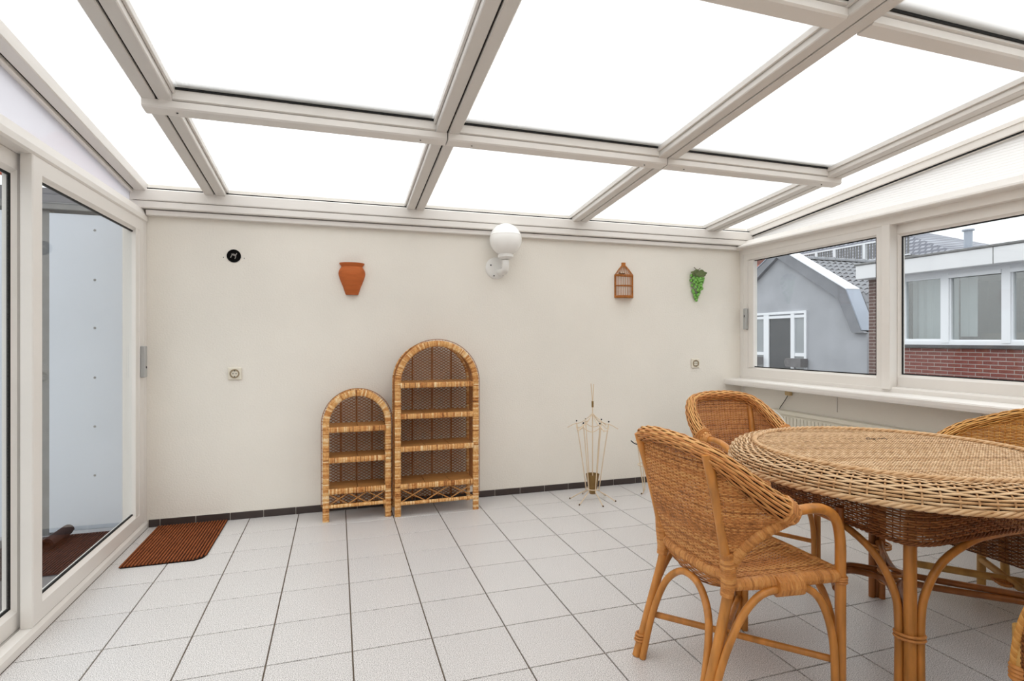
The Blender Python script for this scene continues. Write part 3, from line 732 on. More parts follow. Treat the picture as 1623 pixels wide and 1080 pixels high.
# ------------------------------------------------------------------ rattan armchair (open arms, round woven back)
def mirror(pts): return [(p[0], -p[1], p[2]) for p in pts]
def armchair(name, loc, rz, label):
    e = empty(name, loc, rz, label=label, cat='armchair', group='rattan armchairs round the table')
    rimh = [(-.100, 0, .856), (-.097, .09, .853), (-.078, .180, .836), (-.035, .226, .800), (.015, .250, .755), (.070, .262, .710), (.120, .266, .675), (.165, .264, .648)]
    railh = [(-.002, 0, .428), (.0, .09, .428), (.012, .165, .436), (.026, .200, .500), (.06, .232, .570), (.105, .252, .606), (.155, .262, .632)]
    for s in (1, -1):
        g = (lambda q: q) if s == 1 else mirror
        mb = MB(); mb.pole(g([(-.105, .190, 0), (-.044, .186, .2), (.006, .180, .39), (-.006, .183, .5), (-.046, .192, .68), (-.090, .200, .838)]), .0165, 10, 26)
        leg = mb.build('leg', M_pole, e)
        b = MB()
        for z in (.060, .070, .080): ring(b, (-.105+.25*z, s*(.190-.02*z), z), .0185, .0185, .0048, 6, 14)
        b.build('foot_binding', M_wrap, leg, kind='stuff'); b = MB()
        wrapped(b, g([(.000, .181, .375), (.006, .182, .41), (.004, .184, .46), (-.004, .186, .515)]), [.021, .025, .026, .021], .007)
        b.build('binding', M_wrap, leg)
        mb = MB(); mb.pole(g([(.405, .240, 0), (.405, .240, .2), (.405, .240, .42), (.400, .243, .53), (.372, .250, .606), (.315, .256, .644), (.24, .261, .654), (.160, .264, .648)]), .0165, 10, 40)
        leg = mb.build('leg', M_pole, e)
        b = MB()
        for z in (.392, .400, .408): ring(b, (.405, s*.240, z), .0185, .0185, .0042, 6, 14)
        b.build('seat_joint_binding', M_wrap, leg, kind='stuff'); b = MB()
        wrapped(b, g([(.132, .265, .668), (.165, .264, .653), (.204, .262, .653)]), [.0475, .044, .020], .006)
        b.build('binding', M_wrap, leg)
        # bowed brace down each side
        mb = MB(); mb.pole(g([(-.085, .208, 0), (-.045, .208, .16), (.02, .212, .30), (.09, .220, .378), (.17, .228, .396), (.26, .234, .390), (.325, .240, .335), (.368, .245, .2), (.377, .246, 0)]), .0125, 9, 46)
        mb.build('side_brace', M_pole, e)
        b = MB(); wrapped(b, g([(.005, .182, .410), (.14, .207, .412), (.28, .222, .412), (.392, .236, .412)]), [.019, .023, .023, .021], .006)
        b.build('seat_binding', M_wrap, e); b = MB()
        wrapped(b, g([(.155, .220, .402), (.245, .231, .402)]), [.034, .034], .006)
        b.build('seat_binding', M_wrap, e)
        mb = MB(); mb.pole(g([(-.062, -.187, .158), (.405, .238, .128)]), .0115, 9); mb.build('stretcher', M_pole, e)
    mb = MB(); hp = [(-.095, .165, 0), (-.060, .160, .15), (-.028, .130, .28), (-.012, .070, .352), (-.010, 0, .374)]
    mb.pole(hp+[(p[0], -p[1], p[2]) for p in hp[-2::-1]], .0125, 9, 44); mb.build('rear_brace', M_pole, e)
    mb = MB(); hp = [(.413, .214, 0), (.413, .208, .2), (.413, .160, .33), (.413, .08, .383), (.413, 0, .393)]
    mb.pole(hp+[(p[0], -p[1], p[2]) for p in hp[-2::-1]], .0125, 9, 44); mb.build('front_brace', M_pole, e)
    b = MB(); wrapped(b, [(.410, -.225, .414), (.417, 0, .414), (.410, .225, .414)], .019, .006); b.build('rail_binding', M_wrap, e); b = MB(); wrapped(b, [(.012, -.17, .436), (.0, -.09, .428), (-.002, 0, .428), (.0, .09, .428), (.012, .17, .436)], .0195, .006)
    b.build('rail_binding', M_wrap, e)
    for g in ((lambda q: q), mirror): b = MB(); wrapped(b, g([(.012, .182, .465), (.028, .203, .515), (.06, .232, .570), (.105, .252, .606), (.155, .262, .632)]), [.019, .020, .0215, .023, .026], .006); b.build('rail_binding', M_wrap, e)
    # woven rim roll
    rim = cr([(p[0], -p[1], p[2]) for p in rimh[:0:-1]]+rimh, 121)
    Ts = tangents(rim); sarc = np.abs(np.linspace(-1, 1, 121)); rr = .0245+.015*np.clip((sarc-.3)/.7, 0, 1)
    up = np.array([0, 0, 1.]); E1 = unit(np.cross(Ts, up)); E2 = np.cross(E1, Ts)
    a = NP(); K = 20
    for j in range(K):
        th = 2*PI*j/K; Nn = E1*math.cos(th)+E2*math.sin(th); dis = .0026*np.cos(PI*(np.arange(121)/5+j))
        a.strand(rim+Nn*(rr+dis)[:, None], Nn, .0046, .0022, 5, False, rtone(.3, .8))
    a.build('rim_roll', M_wick, e)
    V, F = tube(rim, rr-.0040, 12); a = NP(); a.add(V, F, .2); a.build('rim_core', M_gap, e, kind=None)  # dark core: painted shade between the rim strands
    # woven back panel: horizontal strands on stakes
    nT = 56; rl = cr([(p[0], -p[1], p[2]) for p in railh[:0:-1]]+railh, 2*nT+1); rm = cr([(p[0], -p[1], p[2]) for p in rimh[:0:-1]]+rimh, 2*nT+1)
    rm = rm-np.array([0, 0, .012]); tt = np.linspace(-1, 1, 2*nT+1)
    cen = np.array([.18, 0, .62])
    def surf(idx, z):
        b, r = rl[idx], rm[idx]; w = np.clip((z-b[:, 2])/(r[:, 2]-b[:, 2]+1e-6), 0, 1)
        p = b+(r-b)*w[:, None]; p[:, 2] = z
        bul = np.sin(PI*w)*.016
        nn = unit(np.stack([p[:, 0]-.22, p[:, 1], np.zeros(len(p))], 1)); return p+nn*bul[:, None], nn
    a = NP()
    for j, z in enumerate(np.arange(.438, .85, .0056)):
        ok = np.where((rl[:, 2] < z-.001) & (rm[:, 2] > z))[0]
        if len(ok) < 4: continue
        p, nn = surf(ok, z); ph = np.cos(PI*(ok/2+j)); a.strand(p+nn*(.0022*ph)[:, None], nn, .0029, .0014, 5, False, rtone(.2, .7))
    for i in range(2, 2*nT-1, 2):
        b, r = rl[i], rm[i]
        if r[2]-b[2] < .03: continue
        zz = np.linspace(b[2], r[2], 9); ps = np.array([surf(np.array([i]), z)[0][0] for z in zz]); nn = np.array([surf(np.array([i]), z)[1][0] for z in zz])
        a.strand(ps, nn, .0022, .0016, 5, False, .35)
    a.build('back_weave', M_wick, e)
    # seat
    a = NP(); R = 62; st = 20; n = st*2+1; u = np.linspace(.01, .41, n)
    hw = lambda u: .170+(.232-.170)*np.clip(u/.42, 0, 1)
    zs = lambda u, f: .428-.014*(1-f*f)*np.sin(PI*np.clip(u/.43, 0, 1))
    for j in range(R+1):
        f = -1+2*j/R; ph = .0020*np.cos(PI*(np.arange(n)/2+j)); P = np.stack([u, f*hw(u), zs(u, f)+ph], 1)
        a.strand(P, np.tile([0, 0, 1.], (n, 1)), .0034, .0014, 5, False, rtone(.2, .8))
    for i in range(0, n, 2):
        f = np.linspace(-1, 1, 9); P = np.stack([np.full(9, u[i]), f*hw(u[i]), zs(u[i], f)], 1); a.strand(P, np.tile([0, 0, 1.], (9, 1)), .0035, .0016, 5, False, .3)
    a.build('seat_weave', M_wick, e)
    # woven strip hanging below the back rail
    a = NP()
    y = np.linspace(-.165, .165, 33)
    for j in range(7):
        f = j/6; P = np.stack([np.full(33, -.002)+.018*f, y, .418-(.018+.040*(1-(y/.17)**2))*f], 1); nn = np.tile([-1., 0, .2], (33, 1))
        a.strand(P+nn*(.0022*np.cos(PI*(np.arange(33)/2+j)))[:, None], nn, .003, .0016, 5, False, rtone(.2, .6))
    a.build('rear_skirt', M_wick, e)
    return e
ch1 = armchair('rattan_armchair', (2.040, -2.375, 0), 0, 'rattan armchair in the foreground seen from behind, left of the table')
ch2 = copy_tree(ch1); ch2.location = (3.045, -1.343, 0); ch2.rotation_euler = (0, 0, -PI/2-.06)
tag(ch2, 'rattan armchair facing the camera behind the table, nearest the back wall')

# ------------------------------------------------------------------ round wicker table
TC = (2.966, -2.388)
def braid(a, P, N, r, amp, turns, tone=(.4, .8), closed=True, k=5, strands=3):
    n = len(P); T_ = tangents(P, closed); B = np.cross(T_, N)
    for q in range(strands):
        th = 2*PI*(turns*np.arange(n)/n+q/strands); a.strand(P+N*(amp*np.sin(th))[:, None]*.8+B*(amp*np.cos(th))[:, None], N, r, r, k, closed, rtone(*tone))
def circle(r, z, n): 
    t = np.linspace(0, 2*PI, n, endpoint=False); return np.stack([r*np.cos(t), r*np.sin(t), np.full(n, z)], 1), np.stack([np.cos(t), np.sin(t), np.zeros(n)], 1)
tb = empty('wicker_table', TC+(0,), label='large round wicker table on bent rattan legs', cat='table')
a = NP(); ca, sa = math.cos(-.30), math.sin(-.30); R0 = .492; rows = int(2*R0/.0062)
for j in range(rows+1):
    v = -R0+2*R0*j/rows; L = math.sqrt(max(R0*R0-v*v, 0))
    if L < .02: continue
    i = np.arange(math.ceil(-L/.0085), math.floor(L/.0085)+1); u = i*.0085
    P = np.stack([u*ca-v*sa, u*sa+v*ca, .7515+.0021*np.cos(PI*(i/2+j))], 1); t_ = rtone(.25, .85)
    a.strand(P, np.tile([0, 0, 1.], (len(u), 1)), .0031, .0014, 5, False, t_)
for i in range(int(-R0/.017), int(R0/.017)+1):
    u = i*.017; L = math.sqrt(R0*R0-u*u); v = np.linspace(-L, L, 5)
    a.strand(np.stack([u*ca-v*sa, u*sa+v*ca, np.full(5, .7512)], 1), np.tile([0, 0, 1.], (5, 1)), .002, .0014, 5, False, .25)
a.build('top_weave', M_wickt, tb)
MB().lathe([(0, .742), (.50, .742), (.50, .747), (0, .747)], 48).build('top_board', M_gap, tb, False)  # backing coloured dark so the gaps in the top look shaded
a = NP(); P, N_ = circle(.499, .757, 480); up = np.tile([0, 0, 1.], (480, 1)); braid(a, P, up, .0062, .0062, 40, (.25, .6)); a.build('top_braid', M_wickt, tb)
prof = cr([(.508, 0, .753), (.540, 0, .752), (.570, 0, .744), (.590, 0, .728), (.598, 0, .708), (.597, 0, .690)], 13)
tp = tangents(prof); a = NP(); ns = 80
for j in range(13):
    r, z = prof[j, 0], prof[j, 2]; P, rad = circle(r, z, ns*2); nn = rad*(-tp[j, 2])+np.array([0, 0, 1.])*tp[j, 0]
    nn = unit(nn); a.strand(P+nn*(.0042*np.cos(PI*(np.arange(ns*2)/2+j)))[:, None], nn, .0044, .0022, 5, True, rtone(.3, .85))
for i in range(0, ns):
    t = 2*PI*i/ns; c, s = math.cos(t), math.sin(t); q = prof[::2]; P = np.stack([q[:, 0]*c, q[:, 0]*s, q[:, 2]], 1); nq = -tp[::2, 2]; nn = np.stack([nq*c, nq*s, tp[::2, 0]], 1)
    a.strand(P, nn, .0032, .0022, 5, False, .4)
a.build('rim_weave', M_wickt, tb)
core = [(max(p[0]-.006, .5), p[2]-.004) for p in prof]
MB().lathe(core, 64).build('rim_core', M_gap, tb)  # dark lining, shade behind the rim weave put into its colour
a = NP(); P, N_ = circle(.597, .683, 480); braid(a, P, N_, .0055, .006, 44, (.3, .7)); a.build('rim_braid', M_wickt, tb)
# apron: rounded square
na = 132; th = np.linspace(0, 2*PI, na*2, endpoint=False); c4 = np.abs(np.cos(th))**6+np.abs(np.sin(th))**6; ra = .338*c4**(-1/6)
AX = np.stack([ra*np.cos(th), ra*np.sin(th)], 1); corner = np.clip((ra/.338-1)/.26, 0, 1)
Ta = tangents(np.c_[AX, np.zeros(len(AX))], True); An = np.stack([Ta[:, 1], -Ta[:, 0], np.zeros(len(AX))], 1)
a = NP(); NR = 19
for j in range(NR):
    f = j/(NR-1); z =   .685-f*(.152+.010*corner); P = np.c_[AX*(1+.05*(1-f)), z]
    a.strand(P+An*(.0026*np.cos(PI*(np.arange(na*2)/2+j)))[:, None], An, .0038, .0018, 5, True, rtone(.2, .75))
for i in range(0, na*2, 2):
    f = np.linspace(0, 1, 4); P = np.stack([AX[i, 0]*(1+.05*(1-f)), AX[i, 1]*(1+.05*(1-f)),   .685-f*(.152+.010*corner[i])], 1); a.strand(P, np.tile(An[i], (4, 1)), .0022, .0016, 5, False, .3)
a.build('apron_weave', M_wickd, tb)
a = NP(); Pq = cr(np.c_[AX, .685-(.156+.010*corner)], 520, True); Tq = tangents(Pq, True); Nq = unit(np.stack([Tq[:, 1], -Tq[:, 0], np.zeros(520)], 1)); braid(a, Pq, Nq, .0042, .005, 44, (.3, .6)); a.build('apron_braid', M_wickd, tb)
# legs: post with two bent poles, bound together
def tleg(x, y, sides, m=M_pole, rad=.0195):
    mb = MB(); mb.pole([(x, y, 0), (x, y, .58)], rad, 12); lg = mb.build('leg', m, tb)
    sx, sy = (1 if x > 0 else -1), (1 if y > 0 else -1)
    for sd in sides:
        if sd == 'y': p = [(x+sx*.016, y-sy*.028, 0), (x+sx*.016, y-sy*.028, .24), (x+sx*.020, y-sy*.045, .34), (x+sx*.030, y-sy*.105, .435), (x+sx*.052, y-sy*.19, .497), (x+sx*.062, y-sy*.29, .520), (x+sx*.062, y-sy*.58, .522)]
        else: p = [(x-sx*.028, y+sy*.016, 0), (x-sx*.028, y+sy*.016, .24), (x-sx*.045, y+sy*.020, .34), (x-sx*.105, y+sy*.030, .435), (x-sx*.19, y+sy*.052, .497), (x-sx*.29, y+sy*.062, .520), (x-sx*.58, y+sy*.062, .522)]
        mb = MB(); mb.pole(p, .0132, 9, 34); mb.build('bent_pole', m, lg)
    if sides:
        b = MB(); nx, ny = x+sx*(-.006), y+sy*(-.006)
        for z in (.182, .195):
            P = [(nx+.043*math.cos(t)*.707-.030*math.sin(t)*sx*sy*.707*-1, ny-sx*sy*.043*math.cos(t)*.707+.030*math.sin(t)*.707, z) for t in np.linspace(0, 2*PI, 28, endpoint=False)]
            b.pole(P, .0055, 6, closed=True)
        b.build('binding', M_wrap, lg, kind='stuff')
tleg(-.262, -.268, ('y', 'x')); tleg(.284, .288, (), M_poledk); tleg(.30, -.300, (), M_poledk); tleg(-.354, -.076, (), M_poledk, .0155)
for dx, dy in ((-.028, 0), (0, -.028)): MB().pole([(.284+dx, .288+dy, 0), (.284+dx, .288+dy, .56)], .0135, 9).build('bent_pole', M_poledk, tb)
st = [[(-.235, -.225, .19), (-.20, -.185, .235), (-.07, -.045, .245), (-.05, .02, .245), (-.11, .085, .25), (-.20, .07, .25), (-.33, -.05, .25)],
      [(-.225, -.235, .19), (-.185, -.20, .235), (-.045, -.07, .240), (.02, -.05, .240), (.10, -.12, .235), (.31, -.315, .235)],
      [(.262, .262, .26), (.20, .19, .25), (.045, .07, .25), (-.02, .05, .258), (-.10, .105, .262), (-.20, .09, .262), (-.33, -.04, .262)],
      [(.268, .255, .26), (.19, .18, .25), (.07, .045, .25), (.05, -.02, .258), (.12, -.10, .255), (.31, -.305, .255)]]
for p in st:
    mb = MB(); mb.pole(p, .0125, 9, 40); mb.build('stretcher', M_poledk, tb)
b = MB()
for z in (.226, .245, .264): ring(b, (0, 0, z), .042, .042, .006, 6, 18)
for z in (.24, .252): ring(b, (.268, .262, z), .045, .045, .005, 6, 18)
ring(b, (-.232, -.228, .215), .026, .026, .005, 6, 14); ring(b, (-.232, -.228, .204), .026, .026, .005, 6, 14)
b.build('binding', M_wrap, tb, kind='stuff')
mb = MB(); rnd = random.Random(3)
for i in range(6):
    x, y = .15+rnd.uniform(-.045, .045), .17+rnd.uniform(-.03, .03); t = rnd.uniform(0, PI); l = .012
    mb.pole([(x-l*math.cos(t), y-l*math.sin(t), .754), (x, y, .760), (x+l*math.cos(t), y+l*math.sin(t), .755)], .0016, 5)
mb.build('frayed_strand', M_fray, tb, kind='stuff')

# ------------------------------------------------------------------ woven tub chair on bamboo legs
def tub(loc, rz, label):
    e = empty('wicker_tub_chair', loc, rz, label=label, cat='armchair', group='wicker tub chairs on bamboo legs')
    for s in (1, -1):
        mb = MB(); mb.pole([(.25, s*.30, 0), (.25, s*.30, .40)], .0195, 12); lg = mb.build('leg', M_bamboo, e)
        b = MB()
        for z in (.255, .266, .277, .288): ring(b, (.25, s*.30, z), .0225, .0225, .0062, 6, 16)
        b.build('binding', M_wrap, lg, kind='stuff')
        a = NP(); P = cr([(.262, s*.312, .275), (.252, s*.315, .36), (.225, s*.318, .46), (.17, s*.325, .56), (.10, s*.33, .62)], 140); nn = np.tile([.4, s*.9, 0], (140, 1)); nn = unit(nn); braid(a, P, nn, .0055, .006, 16, (.3, .7), False); a.build('edge_braid', M_wickl, e)
        mb = MB(); mb.pole([(-.03, s*.17, 0), (-.03, s*.17, .33)], .0175, 12); mb.build('leg', M_bamboo, e)
        mb = MB(); mb.pole([(.25, s*.30, .107), (-.03, -s*.17, .140)], .0165, 10); mb.build('stretcher', M_bamboo, e)
        mb = MB(); mb.pole([(-.03, s*.19, .24), (.02, s*.20, .29), (.10, s*.22, .31), (.20, s*.26, .30)], .013, 8, 14); mb.build('brace', M_bamboo, e)
        mb = MB(); mb.pole([(-.22, s*.18, 0), (-.19, s*.18, .33)], .0175, 12); mb.build('leg', M_bamboo, e)
    b = MB()
    for i in (-1, 0, 1): ring(b, (.115+.010*i, .0+.017*i, .124), .024, .024, .006, 6, 14)
    b.build('binding', M_wrap, e, kind='stuff')
    # skirt and seat
    half = [(.25, 0), (.252, .18), (.25, .285), (.21, .325), (.0, .31), (-.15, .26), (-.22, .14), (-.235, 0)]
    loop = cr([(p[0], p[1], 0) for p in half]+[(p[0], -p[1], 0) for p in half[-2:0:-1]], 176, True); Tl = tangents(loop, True); Nl = np.stack([Tl[:, 1], -Tl[:, 0], np.zeros(176)], 1)
    if np.dot(Nl[0], [1, 0, 0]) < 0: Nl = -Nl
    a = NP()
    for j, z in enumerate(np.arange(.262, .42, .0072)):
        a.strand(loop+np.array([0, 0, z])+Nl*(.0024*np.cos(PI*(np.arange(176)/2+j)))[:, None], Nl, .0036, .0018, 5, True, rtone(.2, .7))
    for i in range(0, 176, 2): a.strand(loop[i]+np.stack([np.zeros(3), np.zeros(3), np.linspace(.258, .42, 3)], 1), np.tile(Nl[i], (3, 1)), .0024, .002, 5, False, .3)
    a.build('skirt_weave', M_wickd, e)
    a = NP()
    for j, v in enumerate(np.arange(-.29, .29, .0075)):
        x1 = np.interp(abs(v), [0, .18, .285, .325], [.25, .252, .25, .21]); x0 = -.228 if abs(v) < .14 else np.interp(abs(v), [.14, .26, .31], [-.22, -.15, 0])
        n = int((x1-x0)/.012); 
        if n < 4: continue
        u = np.linspace(x0, x1, n); a.strand(np.stack([u, np.full(n, v), .42+.002*np.cos(PI*(np.arange(n)/2+j))], 1), np.tile([0, 0, 1.], (n, 1)), .0038, .0016, 5, False, rtone())
    a.build('seat_weave', M_wickl, e)
    # tub back
    hb = [(.10, .325), (.0, .325), (-.09, .310), (-.165, .265), (-.215, .17), (-.236, .08), (-.24, 0)]
    pl = cr([(p[0], -p[1], 0) for p in hb]+[(p[0], p[1], 0) for p in hb[-2::-1]], 121); s_ = np.linspace(-1, 1, 121)
    top = .84-.235*np.clip(np.abs(s_)-.15, 0, 1)**1.25/.85**1.25
    Tq = tangents(pl); Nq = np.stack([Tq[:, 1], -Tq[:, 0], np.zeros(121)], 1)
    if np.dot(Nq[60], [-1, 0, 0]) < 0: Nq = -Nq
    a = NP()
    flare = lambda z: .05*((np.asarray(z)-.42)/.42)**1.3
    for j, z in enumerate(np.arange(.425, .83, .0072)):
        ok = np.where(top > z+.004)[0]
        if len(ok) < 6: continue
        P = pl[ok]+np.array([0, 0, z])+Nq[ok]*(flare(z)+.0024*np.cos(PI*(ok/2+j)))[:, None]; a.strand(P, Nq[ok], .0036, .0018, 5, False, rtone(.25, .75))
    for i in range(0, 121, 2):
        zz = np.linspace(.42, top[i], 6); P = pl[i]+np.stack([0*zz, 0*zz, zz], 1)+Nq[i][None]*flare(zz)[:, None]; a.strand(P, np.tile(Nq[i], (6, 1)), .003, .002, 5, False, .5)
    a.build('back_weave', M_wickl, e)
    rim = pl+np.stack([0*top, 0*top, top], 1)+Nq*(flare(top)+.012)[:, None]; Ts = tangents(rim); E1 = unit(np.cross(Ts, [0, 0, 1.])); E2 = np.cross(E1, Ts); a = NP()
    for j in range(18):
        th = 2*PI*j/18; Nn = E1*math.cos(th)+E2*math.sin(th); a.strand(rim+Nn*(.026+.0032*np.cos(PI*(np.arange(121)/4+j)))[:, None], Nn, .0042, .0022, 5, False, rtone(.3, .8))
    a.build('rim_roll', M_wickl, e)
    V, F = tube(rim, .0215, 10); a = NP(); a.add(V, F, .2); a.build('rim_core', M_gap, e, kind=None)  # dark tube paints the shade under the rim strands
    return e
tb3 = tub((3.765, -2.37, 0), PI, 'light wicker tub chair on the far right side of the table, by the window')
tb4 = copy_tree(tb3); tb4.location = (2.962, -3.245, 0); tb4.rotation_euler = (0, 0, PI/2)
tag(tb4, 'wicker tub chair cut off at the right edge, only a bamboo leg and braid showing')
# ------------------------------------------------------------------ outside, left: terrace with panel wall
M_ext = mat('white_wall_panel', (208, 214, 224), .5, .3, var=.04, vscale=2)
M_extg = mat('grey_post', (128, 128, 128), .7, .2, var=.2, vscale=14)
M_dark = mat('terrace_floor', (96, 92, 92), .8, .2, var=.35, vscale=5)
M_omat = mat('outdoor_mat', (66, 50, 48), .9, .1, var=.3, vscale=16)
M_red = mat('red_roof_tile', (206, 104, 76), .8, .15, var=.3, vscale=6)
M_asph = mat('street_ground', (120, 120, 122), .95, .1, var=.15, vscale=.4)
M_rend = mat('grey_render', (174, 176, 182), .95, .1, var=.2, vscale=1.0, bump=.3, bscale=25, detail=7)
M_verge = mat('verge_board', (140, 142, 148), .9, .1, var=.2, vscale=2.5, detail=7)
M_zinc = mat('zinc_sheet', (158, 166, 180), .5, .4, var=.12, vscale=1.5)
M_cap = mat('white_flashing', (232, 235, 240), .5, .3)
M_wfr = mat('white_window_frame', (232, 234, 238), .5, .3)
M_rt = mat('grey_roof_tile', (146, 147, 152), .85, .15, var=.3, vscale=2.3)
M_brick = mat('brick', (136, 82, 76), .9, .1, var=.3, vscale=3.1)
M_brickd = mat('brick_brown', (118, 94, 90), .9, .1, var=.3, vscale=3.1)
M_mort = mat('mortar', (176, 168, 164), .95, .1)
M_dwin = mat('room_darkness', (70, 74, 76), .8, .1, var=.3, vscale=.8)  # darkness of the unlit room put into the surface colour
M_curt = mat('sheer_curtain', (226, 230, 232), .9, .1, var=.05, vscale=3)
M_fasc = mat('fascia_board', (226, 226, 228), .6, .3, var=.03, vscale=1)
M_sill = mat('stone_sill', (96, 96, 98), .9, .1, var=.25, vscale=4)
M_far = glass_mat('far_window_glass', (.9, .93, .93), 1.0, base=.20)

tag(MB().box(-60, 60, -60, 60, -3.4, -3.2).build('ground', M_asph, smooth=False), kind='structure')
ter = MB().box(-4.5, -.40, -5.5, .10, -.25, -.03).build('terrace_floor', M_dark, smooth=False, kind='structure')
e = empty('panel_wall', (-.60, .10, -.03), label='white panel wall on the terrace outside the sliding doors', cat='wall')
pm = MB().box(-.425, .425, 0, .04, .02, 2.01, b=.003).mesh('panel', False)
sm = MB(); sm.lathe([(.008, 0), (.007, .002), (0, .003)], 8); sm = sm.mesh('screw')
for i in range(4):
    x = .18-i*.935; p = obj('panel', pm, M_ext, e, loc=(x, 0, 0))
    for z in (.36, .67, .98, 1.295, 1.60, 1.915): obj('screw', sm, M_extg, p, loc=(-.185, -.0005, z), rot=(PI/2, 0, 0))
    MB().box(x-.51, x-.425, .01, .06, 0, 2.03).build('post', M_extg, e, False)
MB().box(-3.5, .60, -.01, .10, 2.03, 2.075, b=.004).build('cap_rail', M_extg, e, False)
MB().box(-3.5, .60, .03, .09, 2.075, 2.17).build('upper_board', mat('dark_board', (104, 104, 110), .7), e, False)
e = empty('tiled_roof', (-.9, .2, 2.1), label='strip of red roof tiles above the terrace panel wall', cat='roof')
pan = []
def pantile(w, l, n=8, amp=.028, th=.016):
    P = [(w*(i/n-.5), amp*math.sin(2*PI*i/n)) for i in range(n+1)]; V = []; F = []
    for y, dz in ((0, .02), (l, 0)):
        for x, z in P: V.append((x, y, z+dz+th))
        for x, z in P: V.append((x, y, z+dz))
    m = n+1
    for i in range(n):
        F += [(i, i+1, 2*m+i+1, 2*m+i), (m+i+1, m+i, 3*m+i, 3*m+i+1), (m+i, m+i+1, i+1, i), (2*m+i, 2*m+i+1, 3*m+i+1, 3*m+i)]
    F += [(0, 2*m, 3*m, m), (m-1, 2*m-1, 4*m-1, 3*m-1)]
    return MB().add(V, F).mesh('roof_tile', True)
rt = pantile(.24, .36)
for r in range(3):
    for c in range(8):
        o = obj('roof_tile', rt, M_red, e, loc=(.32-c*.235, -.06+r*.24, .06+r*.17)); o.rotation_euler = (.62, 0, 0)
MB().box(-1.6, .7, .02, .9, -.1, .05).build('roof_base', M_dark, e, False)
e = empty('outdoor_mat', (-.66, -.24, -.03), label='dark brown ribbed mat on the terrace outside the glass door', cat='mat')
MB().box(-.34, .235, -.345, .30, 0, .006).build('backing', M_omat, e, False)
mb = MB()
for i in range(36):
    x = -.335+.016*i; mb.box(x-.004, x+.004, -.343, .298, .006, .011)
mb.build('rib', M_omat, e, False, kind='stuff')
e = empty('rolled_mat', (-.72, -.10, .0), label='small brown rolled up piece of matting on the outdoor mat', cat='mat roll')
sp = [(.034*(1-.035*i/2.2)*math.cos(i*.42), -.02, .020+.034*(1-.035*i/2.2)*math.sin(i*.42)) for i in range(46)]
V = []; F = []
for y in (-.13, .13):
    for dr in (1, .93):
        for i in range(46):
            r = .036*(1-i*.014); V.append((r*dr*math.cos(i*.42), y, .019+r*dr*math.sin(i*.42)))
for i in range(45):
    F += [(i, i+1, 92+i+1, 92+i), (46+i+1, 46+i, 138+i, 138+i+1), (i+1, i, 46+i, 46+i+1), (92+i, 92+i+1, 138+i+1, 138+i)]
MB().add(V, F).build('roll', M_omat, e)

# ------------------------------------------------------------------ outside, right: grey gabled house
GX = 14.0
gb = empty('gabled_house', (GX, 9.6, -3.2), label='grey rendered gabled house with a white framed door, seen through the left window', cat='house')
def bl(p, base=(GX, 9.6, -3.2)): return (p[0]-base[1], p[1]-base[2])
wall = [(6.72, -3.2), (6.72, 1.38), (7.05, 1.38), (7.50, 2.32), (9.68, 3.76), (11.86, 2.32), (12.4, 1.2), (12.4, -3.2)]
MB().prism([bl(p) for p in wall], 'x', 0, .3).build('gable_wall', M_rend, gb, False)
out = [(6.70, 1.36), (6.80, 1.42), (7.25, 2.55), (9.60, 4.02), (11.98, 2.60), (12.5, 1.2)]; inn = [(7.06, 1.36), (7.09, 1.40), (7.50, 2.31), (9.68, 3.74), (11.75, 2.34), (12.2, 1.2)]
mb = MB()
for i in range(5):
    q = [bl(out[i]), bl(out[i+1]), bl(inn[i+1]), bl(inn[i])]; mb.prism(q, 'x', -.12, .02)
mb.build('verge_board', M_verge, gb, False)
# white flashing along the upper verge, zinc on the steep part
def slab(a, b, x0, x1, t, up):
    (ya, za), (yb, zb) = bl(a), bl(b); ux, uz = up
    return [(x0, ya, za), (x1, ya, za), (x1, yb, zb), (x0, yb, zb), (x0, ya+ux*t, za+uz*t), (x1, ya+ux*t, za+uz*t), (x1, yb+ux*t, zb+uz*t), (x0, yb+ux*t, zb+uz*t)]
MB().hexa(slab((9.60, 4.02), (7.22, 2.53), -.14, .34, .03, (-.53, .85))).build('flashing', M_cap, gb, False)
MB().hexa(slab((7.25, 2.55), (6.78, 1.42), -.13, .34, .03, (-.92, .38))).build('zinc_cladding', M_zinc, gb, False)
MB().hexa(slab((9.60, 4.02), (12.0, 2.60), -.14, .5, .03, (.5, .86))).build('left_flashing', M_zinc, gb, False)
# roof body and tiles
MB().prism([bl(p) for p in [(6.75, 1.4), (7.3, 2.40), (9.6, 3.62), (12.0, 2.4), (12.4, 1.2)]], 'x', .3, 5.6).build('roof_body', mat('roof_underlay', (92, 92, 96), .9), gb, False)
s0 = np.array([7.20, 2.40]); s1 = np.array([9.62, 3.68]); sl = s1-s0; ln = np.linalg.norm(sl); ang = math.atan2(sl[1], sl[0]); rows = 9
rtg = rt.copy(); rtg.materials.clear()
for r in range(rows):
    for c in range(18):
        q = s0+sl*(r/rows); o = obj('roof_tile', rtg, M_rt, gb, loc=(.48+c*.24, q[0]-9.6, q[1]+3.2+.03)); o.rotation_euler = (ang-.06, 0, 0)
rg = MB(); rg.lathe([(.10, 0), (.11, .40), (.125, .41), (.125, .44), (.10, .44)], 10, a0=0, a1=PI); rg = rg.mesh('ridge_tile')
for c in range(11): obj('ridge_tile', rg, M_rt, gb, loc=(.42+c*.42, .02, 6.92), rot=(PI/2, 0, PI/2))
# steep lower roof behind the brick pier
for r in range(3):
    for c in range(6):
        o = obj('roof_tile', rtg, M_rt, gb, loc=(.5+c*.24, 6.80+r*.15-9.6, 1.50+r*.33+3.2)); o.rotation_euler = (1.16, 0, 0)
